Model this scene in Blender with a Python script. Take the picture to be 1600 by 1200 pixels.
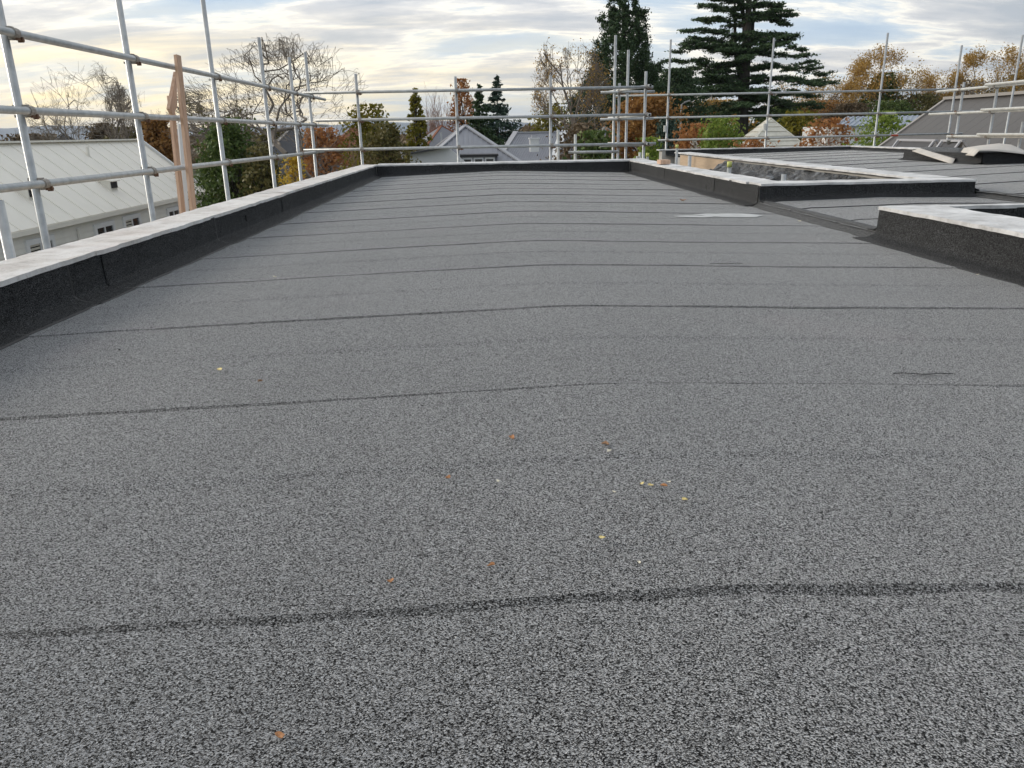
import bpy, bmesh, math, random
import numpy as np
from mathutils import Vector, Matrix, noise
R = math.radians
scene = bpy.context.scene
for o in list(bpy.data.objects): bpy.data.objects.remove(o)
COL = scene.collection

# ------------------------------------------------------------------ camera
F, EYE = 1202.0, 0.61                        # focal length in photo pixels, eye height above the roof ridge
wy = Vector((753-800, 600-207, -F)).normalized()
bb = Vector((953, 412, -F))
wz = bb.cross(wy).normalized()
if wz.y < 0: wz = -wz
wx = wy.cross(wz)
ROT = Matrix((wx, wy, wz))                   # camera space -> world
CP = Vector((0, 0, EYE))
cd = bpy.data.cameras.new('camera'); cam = bpy.data.objects.new('camera', cd); COL.objects.link(cam)
cam.matrix_world = Matrix.Translation(CP) @ ROT.to_4x4()
cd.sensor_width = 36; cd.lens = F/1600*36; cd.clip_start = 0.05; cd.clip_end = 40000
scene.camera = cam
def at(px, py, x=None, y=None, z=None):      # photo pixel -> point on the plane it touches
    d = ROT @ Vector((px-800, 600-py, -F))
    t = x/d.x if x is not None else y/d.y if y is not None else (z-EYE)/d.z
    return CP + d*t

# ------------------------------------------------------------------ sky, sun, exposure
SUN_AZ, SUN_EL = R(-64), R(20)               # azimuth from +Y, to the left; sun behind cloud
sund = Vector((math.sin(SUN_AZ)*math.cos(SUN_EL), math.cos(SUN_AZ)*math.cos(SUN_EL), math.sin(SUN_EL)))
w = bpy.data.worlds.new('World'); scene.world = w; w.use_nodes = True
nt = w.node_tree; nt.nodes.clear()
def N(t, **k):
    n = nt.nodes.new(t)
    for a, b in k.items(): setattr(n, a, b)
    return n
def L(a, b): nt.links.new(a, b)
def setv(n, **k):
    for a, b in k.items(): n.inputs[a].default_value = b
def MATH(op, a, b=None, c=None, clamp=False):
    n = N('ShaderNodeMath', operation=op); n.use_clamp = clamp
    for i, v in enumerate((a, b, c)):
        if v is None: continue
        if hasattr(v, 'is_linked'): L(v, n.inputs[i])
        else: n.inputs[i].default_value = v
    return n.outputs[0]
def RAMP(fac, stops, interp='LINEAR'):
    n = N('ShaderNodeValToRGB'); n.color_ramp.interpolation = interp
    e = n.color_ramp.elements
    while len(e) < len(stops): e.new(0.5)
    for q, (p, c) in zip(e, stops): q.position = p; q.color = (c, c, c, 1) if not hasattr(c, '__len__') else (*c[:3], 1)
    if fac is not None: L(fac, n.inputs[0])
    return n.outputs[0]
def MIX(fac, a, b, blend='MIX'):
    n = N('ShaderNodeMix', data_type='RGBA', blend_type=blend)
    for i, v in ((0, fac), (6, a), (7, b)):
        if hasattr(v, 'is_linked'): L(v, n.inputs[i])
        elif i == 0: n.inputs[0].default_value = v
        else: n.inputs[i].default_value = (*v[:3], 1)
    return n.outputs[2]
def NOISE(vec, scale, detail=2, rough=.5, dist=0, dim='3D'):
    n = N('ShaderNodeTexNoise', noise_dimensions=dim)
    setv(n, Scale=scale, Detail=detail, Roughness=rough, Distortion=dist)
    if vec is not None: L(vec, n.inputs['Vector'])
    return n.outputs[0]
sky = N('ShaderNodeTexSky', sky_type='NISHITA'); sky.sun_disc = False
sky.sun_elevation = SUN_EL; sky.sun_rotation = SUN_AZ; sky.air_density = 1.0; sky.dust_density = 1.5; sky.ozone_density = 1.5
tc = N('ShaderNodeTexCoord'); sx = N('ShaderNodeSeparateXYZ'); L(tc.outputs['Generated'], sx.inputs[0])
zc = MATH('MAXIMUM', sx.outputs[2], 0.0)
den = MATH('ADD', zc, 0.20)
cx = MATH('DIVIDE', sx.outputs[0], den); cy = MATH('DIVIDE', sx.outputs[1], den)
cv = N('ShaderNodeCombineXYZ'); L(MATH('MULTIPLY', cx, .55), cv.inputs[0]); L(cy, cv.inputs[1])
n1 = NOISE(cv.outputs[0], 1.25, 8, .58, .35)
cv2 = N('ShaderNodeCombineXYZ'); L(MATH('MULTIPLY_ADD', cx, .38, 7.3), cv2.inputs[0]); L(MATH('MULTIPLY_ADD', cy, 1.1, 3.1), cv2.inputs[1])
n2 = NOISE(cv2.outputs[0], 4.2, 7, .6, .4)
dens = MATH('ADD', MATH('MULTIPLY', n1, .68), MATH('MULTIPLY', n2, .32))
az = N('ShaderNodeVectorMath', operation='DOT_PRODUCT'); L(tc.outputs['Generated'], az.inputs[0]); az.inputs[1].default_value = sund
dots = az.outputs['Value']
side = N('ShaderNodeMapRange'); L(dots, side.inputs[0]); side.interpolation_type = 'SMOOTHSTEP'; setv(side, **{'From Min': -1.0, 'From Max': 0.15, 'To Min': 0.34, 'To Max': 1.0})
# thin cloud is bright, thick cloud grey, gaps let the blue through
dens = MATH('MULTIPLY_ADD', dens, 1.28, -.14)
cloud = RAMP(dens, [(.36, (.37, .49, .64)), (.43, (.47, .57, .68)), (.465, (.66, .70, .73)), (.49, (.92, .89, .81)), (.515, (.72, .71, .70)), (.55, (.56, .57, .595)), (.61, (.42, .455, .51))])
low = N('ShaderNodeMapRange'); L(zc, low.inputs[0]); setv(low, **{'From Min': .01, 'From Max': .15, 'To Min': 1.0, 'To Max': 0.0})
warmside = N('ShaderNodeMapRange'); L(dots, warmside.inputs[0]); setv(warmside, **{'From Min': .1, 'From Max': .78, 'To Min': .12, 'To Max': 1.0})
streak = RAMP(n2, [(.40, 1.0), (.56, .35)])
glow = MATH('MULTIPLY', MATH('MULTIPLY', low.outputs[0], warmside.outputs[0]), streak)
cloud = MIX(glow, cloud, (1.36, 1.04, .46))
cloudlit = MIX(1.0, cloud, side.outputs[0], 'MULTIPLY')
scl = N('ShaderNodeVectorMath', operation='SCALE'); L(cloudlit, scl.inputs[0]); scl.inputs['Scale'].default_value = 8.8
cov = N('ShaderNodeMapRange'); cov.interpolation_type = 'SMOOTHSTEP'; L(dots, cov.inputs[0]); setv(cov, **{'From Min': -1.0, 'From Max': 0.1, 'To Min': .45, 'To Max': .92})
final = MIX(cov.outputs[0], sky.outputs[0], scl.outputs[0])
bg = N('ShaderNodeBackground'); L(final, bg.inputs[0]); bg.inputs[1].default_value = .1
wo = N('ShaderNodeOutputWorld'); L(bg.outputs[0], wo.inputs[0])
sl = bpy.data.lights.new('sun', 'SUN'); sl.energy = 1.4; sl.angle = R(18); sl.color = (1, .92, .80)
so = bpy.data.objects.new('sun', sl); COL.objects.link(so); so.rotation_euler = sund.to_track_quat('Z', 'Y').to_euler()
vs = scene.view_settings; vs.view_transform = 'Standard'; vs.look = 'None'; vs.exposure = 0.62; vs.gamma = 1.0; vs.use_curve_mapping = False
cy_ = scene.cycles; cy_.max_bounces = 6; cy_.diffuse_bounces = 3; cy_.glossy_bounces = 3; cy_.transmission_bounces = 3; cy_.transparent_max_bounces = 4

# ------------------------------------------------------------------ materials
MATS = {}
def mat_new(name):
    global nt
    m = bpy.data.materials.new(name); m.use_nodes = True; nt = m.node_tree; nt.nodes.clear()
    out = N('ShaderNodeOutputMaterial'); bs = N('ShaderNodeBsdfPrincipled'); L(bs.outputs[0], out.inputs[0])
    MATS[name] = m
    return m, bs, out
def bump(bs, h, strength, dist):
    b = N('ShaderNodeBump'); setv(b, Strength=strength, Distance=dist); L(h, b.inputs['Height']); L(b.outputs[0], bs.inputs['Normal'])
def POS(): return N('ShaderNodeNewGeometry').outputs['Position']
def felt(name, lo, hi, rough, tint=(1, 1, 1), bstr=.8, spec=.5, stain=True, sheen=.0):
    m, bs, out = mat_new(name)
    p = POS()
    v = N('ShaderNodeTexVoronoi', voronoi_dimensions='3D'); setv(v, Scale=560.0, Randomness=1.0); L(p, v.inputs['Vector'])
    sc = N('ShaderNodeSeparateColor'); L(v.outputs['Color'], sc.inputs[0])
    g2 = NOISE(p, 700, 2, .6)
    gv = MATH('ADD', MATH('MULTIPLY', sc.outputs[0], .86), MATH('MULTIPLY', g2, .26))
    col = RAMP(gv, [(.40, tuple(lo*t for t in tint)), (.66, tuple((lo*.86+hi*.14)*t for t in tint)), (.80, tuple((lo*.5+hi*.5)*t for t in tint)), (.95, tuple(hi*t for t in tint))])
    big = NOISE(p, .55, 4, .6); med = NOISE(p, 3.1, 4, .65)
    tone = MATH('MULTIPLY', RAMP(big, [(.3, .80), (.7, 1.16)]), RAMP(med, [(.28, .86), (.7, 1.10)]))
    grain = RAMP(NOISE(p, 400, 2, .6), [(.34, .50), (.5, .96), (.66, 1.6)])
    tone = MATH('MULTIPLY', tone, grain)
    flake = RAMP(MATH('MULTIPLY', gv, MATH('POWER', grain, .6)), [(.24, .05), (.58, 1.0)])      # only the slate flakes shine, not the bitumen between
    oi = N('ShaderNodeObjectInfo')
    tone = MATH('MULTIPLY', tone, MATH('MULTIPLY_ADD', oi.outputs['Random'], .16, .92))
    col = MIX(1.0, col, tone, 'MULTIPLY')
    if stain:
        pk = RAMP(NOISE(p, 1.3, 3, .5, .4), [(.60, 0.0), (.70, .10)])
        col = MIX(pk, col, (.30, .20, .21))
    L(col, bs.inputs['Base Color']); setv(bs, Roughness=rough); L(MATH('MULTIPLY', flake, spec), bs.inputs['Specular IOR Level']); L(MATH('MULTIPLY', flake, sheen), bs.inputs['Sheen Weight']); bs.inputs['Sheen Roughness'].default_value = .30
    bump(bs, MATH('ADD', v.outputs['Distance'], MATH('MULTIPLY', g2, .5)), bstr, .0028)
    return m
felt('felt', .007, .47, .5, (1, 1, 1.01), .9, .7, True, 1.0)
felt('felt_lap', .005, .40, .55, (1, 1, 1), .9, .35, False, .5)
felt('felt_mid', .008, .24, .55, (1, 1, .99), .9, .35, False, .2)
felt('felt_edge', .012, .20, .6, (1, 1, 1), .9, .3, False)
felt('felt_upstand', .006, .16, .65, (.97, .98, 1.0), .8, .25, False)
def plain(name, col, rough=.6, metal=0, nscale=0, namt=.15, bscale=0, bstr=.3, bdist=.01, spec=.5, stretch=None):
    m, bs, out = mat_new(name)
    c = None
    p = POS()
    if stretch:
        mp = N('ShaderNodeMapping'); mp.inputs['Scale'].default_value = stretch; L(p, mp.inputs[0]); p = mp.outputs[0]
    if nscale:
        k = RAMP(NOISE(p, nscale, 5, .62), [(.25, 1-namt), (.75, 1+namt)])
        c = MIX(1.0, col, k, 'MULTIPLY'); L(c, bs.inputs['Base Color'])
    else: bs.inputs['Base Color'].default_value = (*col, 1)
    setv(bs, Roughness=rough, Metallic=metal); bs.inputs['Specular IOR Level'].default_value = spec
    if bscale: bump(bs, NOISE(p, bscale, 4, .6), bstr, bdist)
    return m
plain('chip_orange', (.42, .19, .07), .5, 0, 300, .4)
plain('chip_yellow', (.85, .68, .28), .5, 0, 300, .3)
plain('chip_cream', (.80, .74, .60), .5, 0, 300, .2)
plain('chip_brown', (.33, .19, .10), .6, 0, 300, .4)
plain('bitumen', (.010, .010, .011), .55, 0, 30, .3)
plain('galv', (.47, .48, .48), .42, .55, 14, .22, 40, .08, .004)
plain('galv_white', (.62, .62, .59), .45, .3, 10, .2, 40, .08, .004)
plain('rust', (.16, .085, .05), .75, .2, 60, .5)
plain('coupler', (.33, .30, .27), .6, .4, 60, .45)
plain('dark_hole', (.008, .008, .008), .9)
plain('tape', (.60, .62, .18), .55)
plain('redtape', (.55, .10, .05), .55)
plain('ply', (.50, .37, .25), .65, 0, 9, .14, 0, stretch=(1, .3, 3))
plain('render_wall', (.42, .40, .37), .9, 0, 3, .15, 60, .3, .01)
plain('house_wall', (.82, .79, .72), .7, 0, 2, .06)
plain('house_roof', (.90, .855, .76), .6, 0, 1.4, .04)
plain('white_paint', (.78, .78, .77), .5)
plain('grey_roof', (.33, .33, .355), .5, .1, .8, .1)
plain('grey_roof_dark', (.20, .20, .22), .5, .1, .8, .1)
plain('roof_cap', (.40, .40, .42), .5)
plain('brown_roof', (.085, .078, .073), .5, .1, .5, .1)
plain('brown_cap', (.30, .28, .26), .6)
plain('shingle', (.66, .63, .54), .85, 0, 3, .15)
plain('blue_roof', (.30, .34, .40), .5, .1, 1, .1)
plain('slate', (.06, .06, .065), .6, 0, 2, .2)
plain('tile_red', (.28, .11, .06), .8, 0, 2, .2)
plain('brick', (.30, .13, .08), .85, 0, 4, .2)
plain('cream_wall', (.60, .56, .47), .8, 0, 2, .06)
plain('dark_frame', (.02, .02, .022), .5)
plain('flash', (.40, .39, .36), .55, 0, 6, .12, 20, .1, .01)
plain('felt_back', (.55, .51, .46), .7, 0, 8, .12)
plain('bucket', (.16, .165, .165), .5, 0, 10, .2)
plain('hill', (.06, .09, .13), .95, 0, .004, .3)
plain('grass', (.06, .09, .03), .95, 0, .2, .35)
plain('concrete', (.46, .44, .41), .9, 0, 1.5, .15)
plain('road', (.05, .05, .052), .9, 0, 2, .2)
plain('pole', (.35, .35, .34), .5, .3)
m, bs, out = mat_new('glass'); bs.inputs['Base Color'].default_value = (.03, .035, .04, 1); setv(bs, Roughness=.06); bs.inputs['Specular IOR Level'].default_value = .8
plain('pale_grey', (.50, .50, .49), .45, 0, 12, .25)
m, bs, out = mat_new('polythene'); bs.inputs['Base Color'].default_value = (.012, .012, .013, 1); setv(bs, Roughness=.09, IOR=1.45); bs.inputs['Specular IOR Level'].default_value = .5; vv = N('ShaderNodeTexVoronoi', feature='DISTANCE_TO_EDGE'); setv(vv, Scale=7.0); L(POS(), vv.inputs['Vector']); bump(bs, MATH('ADD', vv.outputs[0], MATH('MULTIPLY', NOISE(POS(), 16, 4, .6, 1.2), .35)), .9, .09)
# coping boards: weathered off-white fibre cement with pinkish and grey stains
m, bs, out = mat_new('coping'); p = POS()
c = RAMP(NOISE(p, 5, 6, .68, .3), [(.25, (.36, .33, .30)), (.40, (.62, .58, .54)), (.56, (.78, .75, .72)), (.8, (.84, .83, .81))])
c = MIX(RAMP(NOISE(p, 1.7, 3, .5), [(.52, 0.0), (.68, .35)]), c, (.66, .55, .49))
c = MIX(RAMP(NOISE(p, 60, 3, .6), [(.58, 0.0), (.72, .5)]), c, (.33, .30, .27))
L(c, bs.inputs['Base Color']); setv(bs, Roughness=.75); bump(bs, NOISE(p, 38, 6, .7), .6, .012)
m, bs, out = mat_new('coping_grey'); p = POS()
c = RAMP(NOISE(p, 4, 6, .68, .3), [(.28, (.34, .33, .32)), (.45, (.60, .59, .58)), (.62, (.78, .77, .76)), (.8, (.84, .83, .82))])
c = MIX(RAMP(NOISE(p, 45, 3, .6), [(.56, 0.0), (.72, .4)]), c, (.30, .29, .28))
L(c, bs.inputs['Base Color']); setv(bs, Roughness=.6); bump(bs, NOISE(p, 30, 6, .7), .5, .012)
# sawn pink-orange timber
m, bs, out = mat_new('timber'); p = POS()
mp = N('ShaderNodeMapping'); mp.inputs['Scale'].default_value = (60, 60, 2.2); L(p, mp.inputs[0])
c = RAMP(NOISE(mp.outputs[0], 1, 4, .6, .8), [(.3, (.46, .27, .17)), (.5, (.60, .39, .27)), (.7, (.68, .48, .35))])
L(c, bs.inputs['Base Color']); setv(bs, Roughness=.7)
def bark(name, a, b):
    m, bs, out = mat_new(name)
    L(RAMP(NOISE(POS(), 2.2, 4, .6), [(.3, a), (.7, b)]), bs.inputs['Base Color']); setv(bs, Roughness=.9)
bark('bark_grey', (.17, .14, .115), (.28, .235, .19))
bark('bark_dark', (.035, .028, .022), (.07, .056, .045))
bark('bark_warm', (.18, .125, .08), (.28, .20, .135))
bark('bark_pink', (.26, .17, .14), (.36, .25, .21))
def leafmat(name, cols, trans=.25):
    m, bs, out = mat_new(name)
    g = N('ShaderNodeNewGeometry')
    f = MATH('ADD', MATH('MULTIPLY', g.outputs['Random Per Island'], .6), MATH('MULTIPLY', NOISE(g.outputs['Position'], .7, 3, .6), .55), clamp=True)
    k = len(cols)
    c = RAMP(f, [(.12+.8*i/(k-1), cc) for i, cc in enumerate(cols)])
    L(c, bs.inputs['Base Color']); setv(bs, Roughness=.6); bs.inputs['Specular IOR Level'].default_value = .25
    t = N('ShaderNodeBsdfTranslucent'); L(c, t.inputs[0])
    mx = N('ShaderNodeMixShader'); mx.inputs[0].default_value = trans; L(bs.outputs[0], mx.inputs[1]); L(t.outputs[0], mx.inputs[2]); L(mx.outputs[0], out.inputs[0])
leafmat('lf_cypress', [(.018, .034, .016), (.042, .078, .030), (.085, .130, .052)], .1)
leafmat('lf_cedar', [(.024, .046, .022), (.060, .105, .042), (.12, .18, .075)], .1)
leafmat('lf_green', [(.039, .062, .019), (.085, .132, .031), (.155, .194, .054)], .2)
leafmat('lf_bright', [(.093, .155, .031), (.202, .279, .046), (.341, .403, .093)], .3)
leafmat('lf_gold', [(.078, .085, .012), (.186, .171, .019), (.310, .248, .031)], .25)
leafmat('lf_yellow', [(.310, .202, .031), (.527, .341, .046), (.600, .465, .093)], .3)
leafmat('lf_orange', [(.20, .10, .03), (.34, .17, .05), (.44, .25, .085)], .35)
leafmat('lf_rust', [(.24, .10, .04), (.40, .18, .065), (.50, .26, .10)], .4)
leafmat('lf_tan', [(.26, .15, .04), (.44, .27, .07), (.56, .37, .12)], .4)
leafmat('lf_olive', [(.062, .070, .023), (.139, .124, .039), (.232, .186, .070)], .2)
leafmat('lf_brown', [(.078, .054, .031), (.155, .109, .062), (.248, .178, .109)], .15)
leafmat('lf_bluegreen', [(.019, .040, .028), (.040, .074, .053), (.085, .132, .093)], .1)
leafmat('lf_white', [(.35, .30, .24), (.5, .46, .40), (.6, .55, .5)], .2)

# ------------------------------------------------------------------ mesh helpers
def obj_from(name, verts, faces, mats, parent=None, smooth=False, midx=None):
    me = bpy.data.meshes.new(name)
    verts = np.asarray(verts, dtype=np.float32)
    if isinstance(faces, np.ndarray):
        nf, k = faces.shape
        me.vertices.add(len(verts)); me.vertices.foreach_set('co', verts.ravel())
        me.loops.add(nf*k); me.loops.foreach_set('vertex_index', faces.ravel().astype(np.int32))
        me.polygons.add(nf); me.polygons.foreach_set('loop_start', np.arange(0, nf*k, k, dtype=np.int32))
        me.update(calc_edges=True)
    else:
        me.from_pydata(verts.tolist(), [], faces)
    for mn in ([mats] if isinstance(mats, str) else mats): me.materials.append(MATS[mn])
    if midx is not None: me.polygons.foreach_set('material_index', np.asarray(midx, dtype=np.int32))
    if smooth: me.polygons.foreach_set('use_smooth', np.ones(len(me.polygons), dtype=bool))
    me.update()
    o = bpy.data.objects.new(name, me); COL.objects.link(o); o.parent = parent
    return o
class MB:
    def __init__(s): s.v = []; s.f = []; s.m = []
    def add(s, vs, fs, mi=0):
        b = len(s.v); s.v += [tuple(x) for x in vs]; s.f += [tuple(b+i for i in f) for f in fs]; s.m += [mi]*len(fs); return s
    def box(s, a, b, mi=0):
        (x0, y0, z0), (x1, y1, z1) = a, b
        return s.add([(x0,y0,z0),(x1,y0,z0),(x1,y1,z0),(x0,y1,z0),(x0,y0,z1),(x1,y0,z1),(x1,y1,z1),(x0,y1,z1)],
              [(0,3,2,1),(4,5,6,7),(0,1,5,4),(1,2,6,5),(2,3,7,6),(3,0,4,7)], mi)
    def bar(s, p0, p1, w, h, up=(0,0,1), mi=0):
        p0, p1 = Vector(p0), Vector(p1); d = (p1-p0).normalized(); u = Vector(up); sd = d.cross(u).normalized(); u = sd.cross(d)
        vs = [p + sd*(a*w/2) + u*(b*h/2) for p in (p0, p1) for a, b in ((-1,-1),(1,-1),(1,1),(-1,1))]
        return s.add(vs, [(0,1,2,3),(7,6,5,4),(0,4,5,1),(1,5,6,2),(2,6,7,3),(3,7,4,0)], mi)
    def slab(s, pts, th, mi=0):               # planar polygon given thickness against its normal
        pts = [Vector(p) for p in pts]; n = (pts[1]-pts[0]).cross(pts[2]-pts[0]).normalized(); k = len(pts)
        vs = pts + [p - n*th for p in pts]
        return s.add(vs, [tuple(range(k)), tuple(range(2*k-1, k-1, -1))] + [(i, k+i, k+(i+1) % k, (i+1) % k) for i in range(k)], mi)
    def ring(s, p0, p1, r, rin, n=14, rec=.06, mi=0, mi_in=None):   # tube with hollow recessed ends
        p0, p1 = Vector(p0), Vector(p1); d = (p1-p0).normalized(); u = d.orthogonal().normalized(); v = d.cross(u)
        prof = [(p0+d*rec, rin), (p0, rin), (p0, r), (p1, r), (p1, rin), (p1-d*rec, rin)]
        vs = [c + (u*math.cos(2*math.pi*i/n) + v*math.sin(2*math.pi*i/n))*q for c, q in prof for i in range(n)]
        b = len(s.v)
        for k in range(5):
            s.f += [(b+k*n+i, b+k*n+(i+1) % n, b+(k+1)*n+(i+1) % n, b+(k+1)*n+i) for i in range(n)]
            s.m += [mi if (k in (1, 2, 3) or mi_in is None) else mi_in]*n
        s.f += [tuple(b+i for i in range(n-1, -1, -1)), tuple(b+5*n+i for i in range(n))]; s.m += [mi if mi_in is None else mi_in]*2
        s.v += [tuple(x) for x in vs]; return s
    def build(s, name, mats, parent=None, smooth=False):
        return obj_from(name, s.v, s.f, mats, parent, smooth, s.m)
def tag(o, label=None, cat=None, group=None, kind=None):
    for k, v in (('label', label), ('category', cat), ('group', group), ('kind', kind)):
        if v: o[k] = v
    return o
def empty(name, loc=(0, 0, 0), label=None, cat=None, group=None):
    o = bpy.data.objects.new(name, None); COL.objects.link(o); o.location = loc; o.empty_display_size = .1
    return tag(o, label, cat, group)
def under(child, root):                        # parent keeping world coordinates of the mesh
    child.parent = root; child.matrix_parent_inverse = Matrix.Translation(root.location).inverted(); return child
def nz(x, y, z=0.0): return noise.noise(Vector((x, y, z)))
GZ = -5.4                                      # ground level, roof ridge is 0

# ------------------------------------------------------------------ ground, hills, road
S = 9000
g = obj_from('ground', [(-S, -S, GZ), (S, -S, GZ), (S, S, GZ), (-S, S, GZ)], [(0, 1, 2, 3)], 'grass'); tag(g, kind='structure')
rd = obj_from('road', [(-60, 47.5, GZ+.004), (60, 47.5, GZ+.004), (60, 53, GZ+.004), (-60, 53, GZ+.004)], [(0, 1, 2, 3)], 'road'); tag(rd, kind='structure')
tag(obj_from('bounce_paving', [(-13.9, -6, GZ+.004), (-3, -6, GZ+.004), (-3, 44, GZ+.004), (-13.9, 44, GZ+.004)], [(0, 1, 2, 3)], 'concrete'), kind='structure')  # unseen pale paving added to bounce light onto the left house wall
vs, fs = [], []; nn = 90
for i in range(nn+1):
    a = R(-75 + 110*i/nn); rr = 7000
    h = 95 + 80*nz(i*.12, 3.3) + 30*nz(i*.5, 9.1) - (60 if i > 55 else 0)*min(1, (i-55)/15)
    for q, zz in ((0, GZ-1), (300, max(10, h)*.8), (700, max(12, h)), (1600, GZ-1)):
        vs.append(((rr+q)*math.sin(a), (rr+q)*math.cos(a), zz))
for i in range(nn):
    for k in range(3): fs.append((i*4+k, (i+1)*4+k, (i+1)*4+k+1, i*4+k+1))
tag(obj_from('hills', vs, fs, 'hill', smooth=True), kind='structure')

# ------------------------------------------------------------------ the flat-roofed building we stand on
bld = empty('flat_roof_building', (0.3, 6, GZ), 'flat roofed building with grey mineral felt roof and low parapets in the foreground', 'building')
XL, XR, RX, YE = -1.765, 2.45, .27, 13.25       # inner parapet faces, ridge, far parapet face
ZT = .12
def roofz(x):
    d = abs(x-RX); d = math.sqrt(d*d+.008)-.09
    return -.033*d
rnd = random.Random(4)
def felt_sheet(y0, y1, x0, x1, zf, seed, parent, nx=64, ny=8, lift=.0042, wav=.008, soft=False, mid=True):
    """one strip of mineral felt: the near edge laps over the strip before it"""
    vs, fs, ms = [], [], []
    ts = sorted(set([j/ny for j in range(ny+1)] + ([.42, .435, .445, .455, .465, .475, .485, .50] if mid else []))); ny = len(ts)-1
    for j in range(ny+1):
        t = ts[j]
        for i in range(nx+1):
            x = x0+(x1-x0)*i/nx
            e0 = wav*1.1*nz(x*.9, seed*3.7) + wav*.5*nz(x*4, seed*5.1)
            y = y0+e0 + (y1+.07-y0-e0)*t
            z = zf(x, y) + lift*(1-t) + .0022*nz(x*1.1, y*1.3, 5) + .0012*nz(x*3.3, y*3.1, 8)
            if mid:                              # lap of the underlayer telegraphing through
                tm = .46+.012*nz(x*.6, seed*2.2); z += .0042/(1+math.exp(min(40, max(-40, -(t-tm)*160)))) - .0042*max(0, (t-tm))/(1-tm)
            am = .6+.8*nz(x*.7, seed*1.3)
            z += .0035*am*math.exp(-(t/.06)**2) + .004*am*math.exp(-((t-.93)/.06)**2)
            if j == 0: z += .0015*nz(x*7, seed)
            vs.append((x, y, z))
    for j in range(ny):
        for i in range(nx):
            a = j*(nx+1)+i; fs.append((a, a+1, a+nx+2, a+nx+1)); ms.append(0)
    b = len(vs); M = nx+1
    for i in range(nx+1):
        x, y, z = vs[i]; vs.append((x, y-((.012+.016*abs(nz(x*3, seed))+.008*abs(nz(x*14, seed+.5)))*(1.5 if soft == 2 else .9) if soft else .0015+.003*abs(nz(x*5, seed))), zf(x, y)+(.0012 if soft else -.002)))
    for i in range(nx+1): vs.append(vs[i])
    for i in range(nx): fs.append((b+i, b+i+1, b+M+i+1, b+M+i)); ms.append(1)
    return obj_from('felt_sheet', vs, fs, ['felt', 'felt_lap' if soft else 'felt_edge'], None, True, ms)
zmain = lambda x, y: roofz(x)
laps = [-1.75, -.9, 0.02, .93, 1.85, 2.75, 3.65, 4.52, 5.42, 6.3, 7.2, 8.1, 9.0, 9.9, 10.8, 11.7, 12.5, 13.3]
for k in range(len(laps)-1):
    under(felt_sheet(laps[k]+rnd.uniform(-.02, .02), laps[k+1], XL+.01, XR-.005, zmain, k+1, bld, nx=90 if k < 8 else 60, lift=.0022 if k < 4 else .0028 if k < 6 else .0034, soft=2 if k < 4 else k < 9), bld)

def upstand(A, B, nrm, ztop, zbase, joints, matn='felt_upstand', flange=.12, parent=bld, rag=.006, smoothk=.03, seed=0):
    """felt dressed up a parapet face between A and B (xy), flange lying on the roof; one object per piece"""
    A, B = Vector((A[0], A[1])), Vector((B[0], B[1])); Ln = (B-A).length; d = (B-A)/Ln; nr = Vector(nrm)
    js = [0] + sorted(joints) + [Ln]
    for q in range(len(js)-1):
        s0, s1 = js[q], js[q+1]; ns = max(2, int((s1-s0)/.07)); off = .006 if q % 2 else .0015
        vs, fs, ms = [], [], []
        fl = flange*(1+.12*nz(q*3.1, seed))
        for i in range(ns+1):
            s = s0 + (s1-s0)*i/ns + (.012 if i == ns and q < len(js)-2 else 0)
            P = A + d*s
            zb = zbase(P.x+nr.x*.1, P.y+nr.y*.1) if callable(zbase) else zbase
            w1 = .004*nz(s*3, seed, 2)+.003*nz(s*9, seed, 4)
            prof = [(off+w1*.3, ztop+rag*nz(s*2.5, seed+7)+rag*.6*nz(s*11, seed+3)), (off+.003+w1, zb+(ztop-zb)*.55), (off+.004+w1, zb+smoothk+.012), (off+.014, zb+smoothk*.55+.01),
                    (off+.032, zb+.022), (off+.055, zb+.0135), (fl+.012*nz(s*2, seed+9), zb+.0115), (fl+.003+.012*nz(s*2, seed+9), zb+.001)]
            for o_, z_ in prof: vs.append((P.x+nr.x*o_, P.y+nr.y*o_, z_))
        K = 8
        flip = d.x*nr.y-d.y*nr.x > 0
        for i in range(ns):
            for k in range(K-1):
                a = i*K+k; f = (a, a+1, a+K+1, a+K); fs.append(f if flip else f[::-1]); ms.append(1 if k == K-2 else 0)
        if q < len(js)-2:                        # dark bitumen line at the vertical joint
            b = len(vs); i = ns
            for k in range(K):
                x, y, z = vs[i*K+k]; vs.append((x+d.x*.010+nr.x*.001, y+d.y*.010+nr.y*.001, z))
            for k in range(K):
                x, y, z = vs[i*K+k]; vs.append((x+d.x*.010-nr.x*.006, y+d.y*.010-nr.y*.006, z-.004))
            for k in range(K-1):
                f = (i*K+k, i*K+k+1, b+k+1, b+k); fs.append(f if flip else f[::-1]); ms.append(1)
                f = (b+k, b+k+1, b+K+k+1, b+K+k); fs.append(f if flip else f[::-1]); ms.append(1)
        under(obj_from('felt_upstand', vs, fs, [matn, 'bitumen'], None, True, ms), parent)
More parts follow.
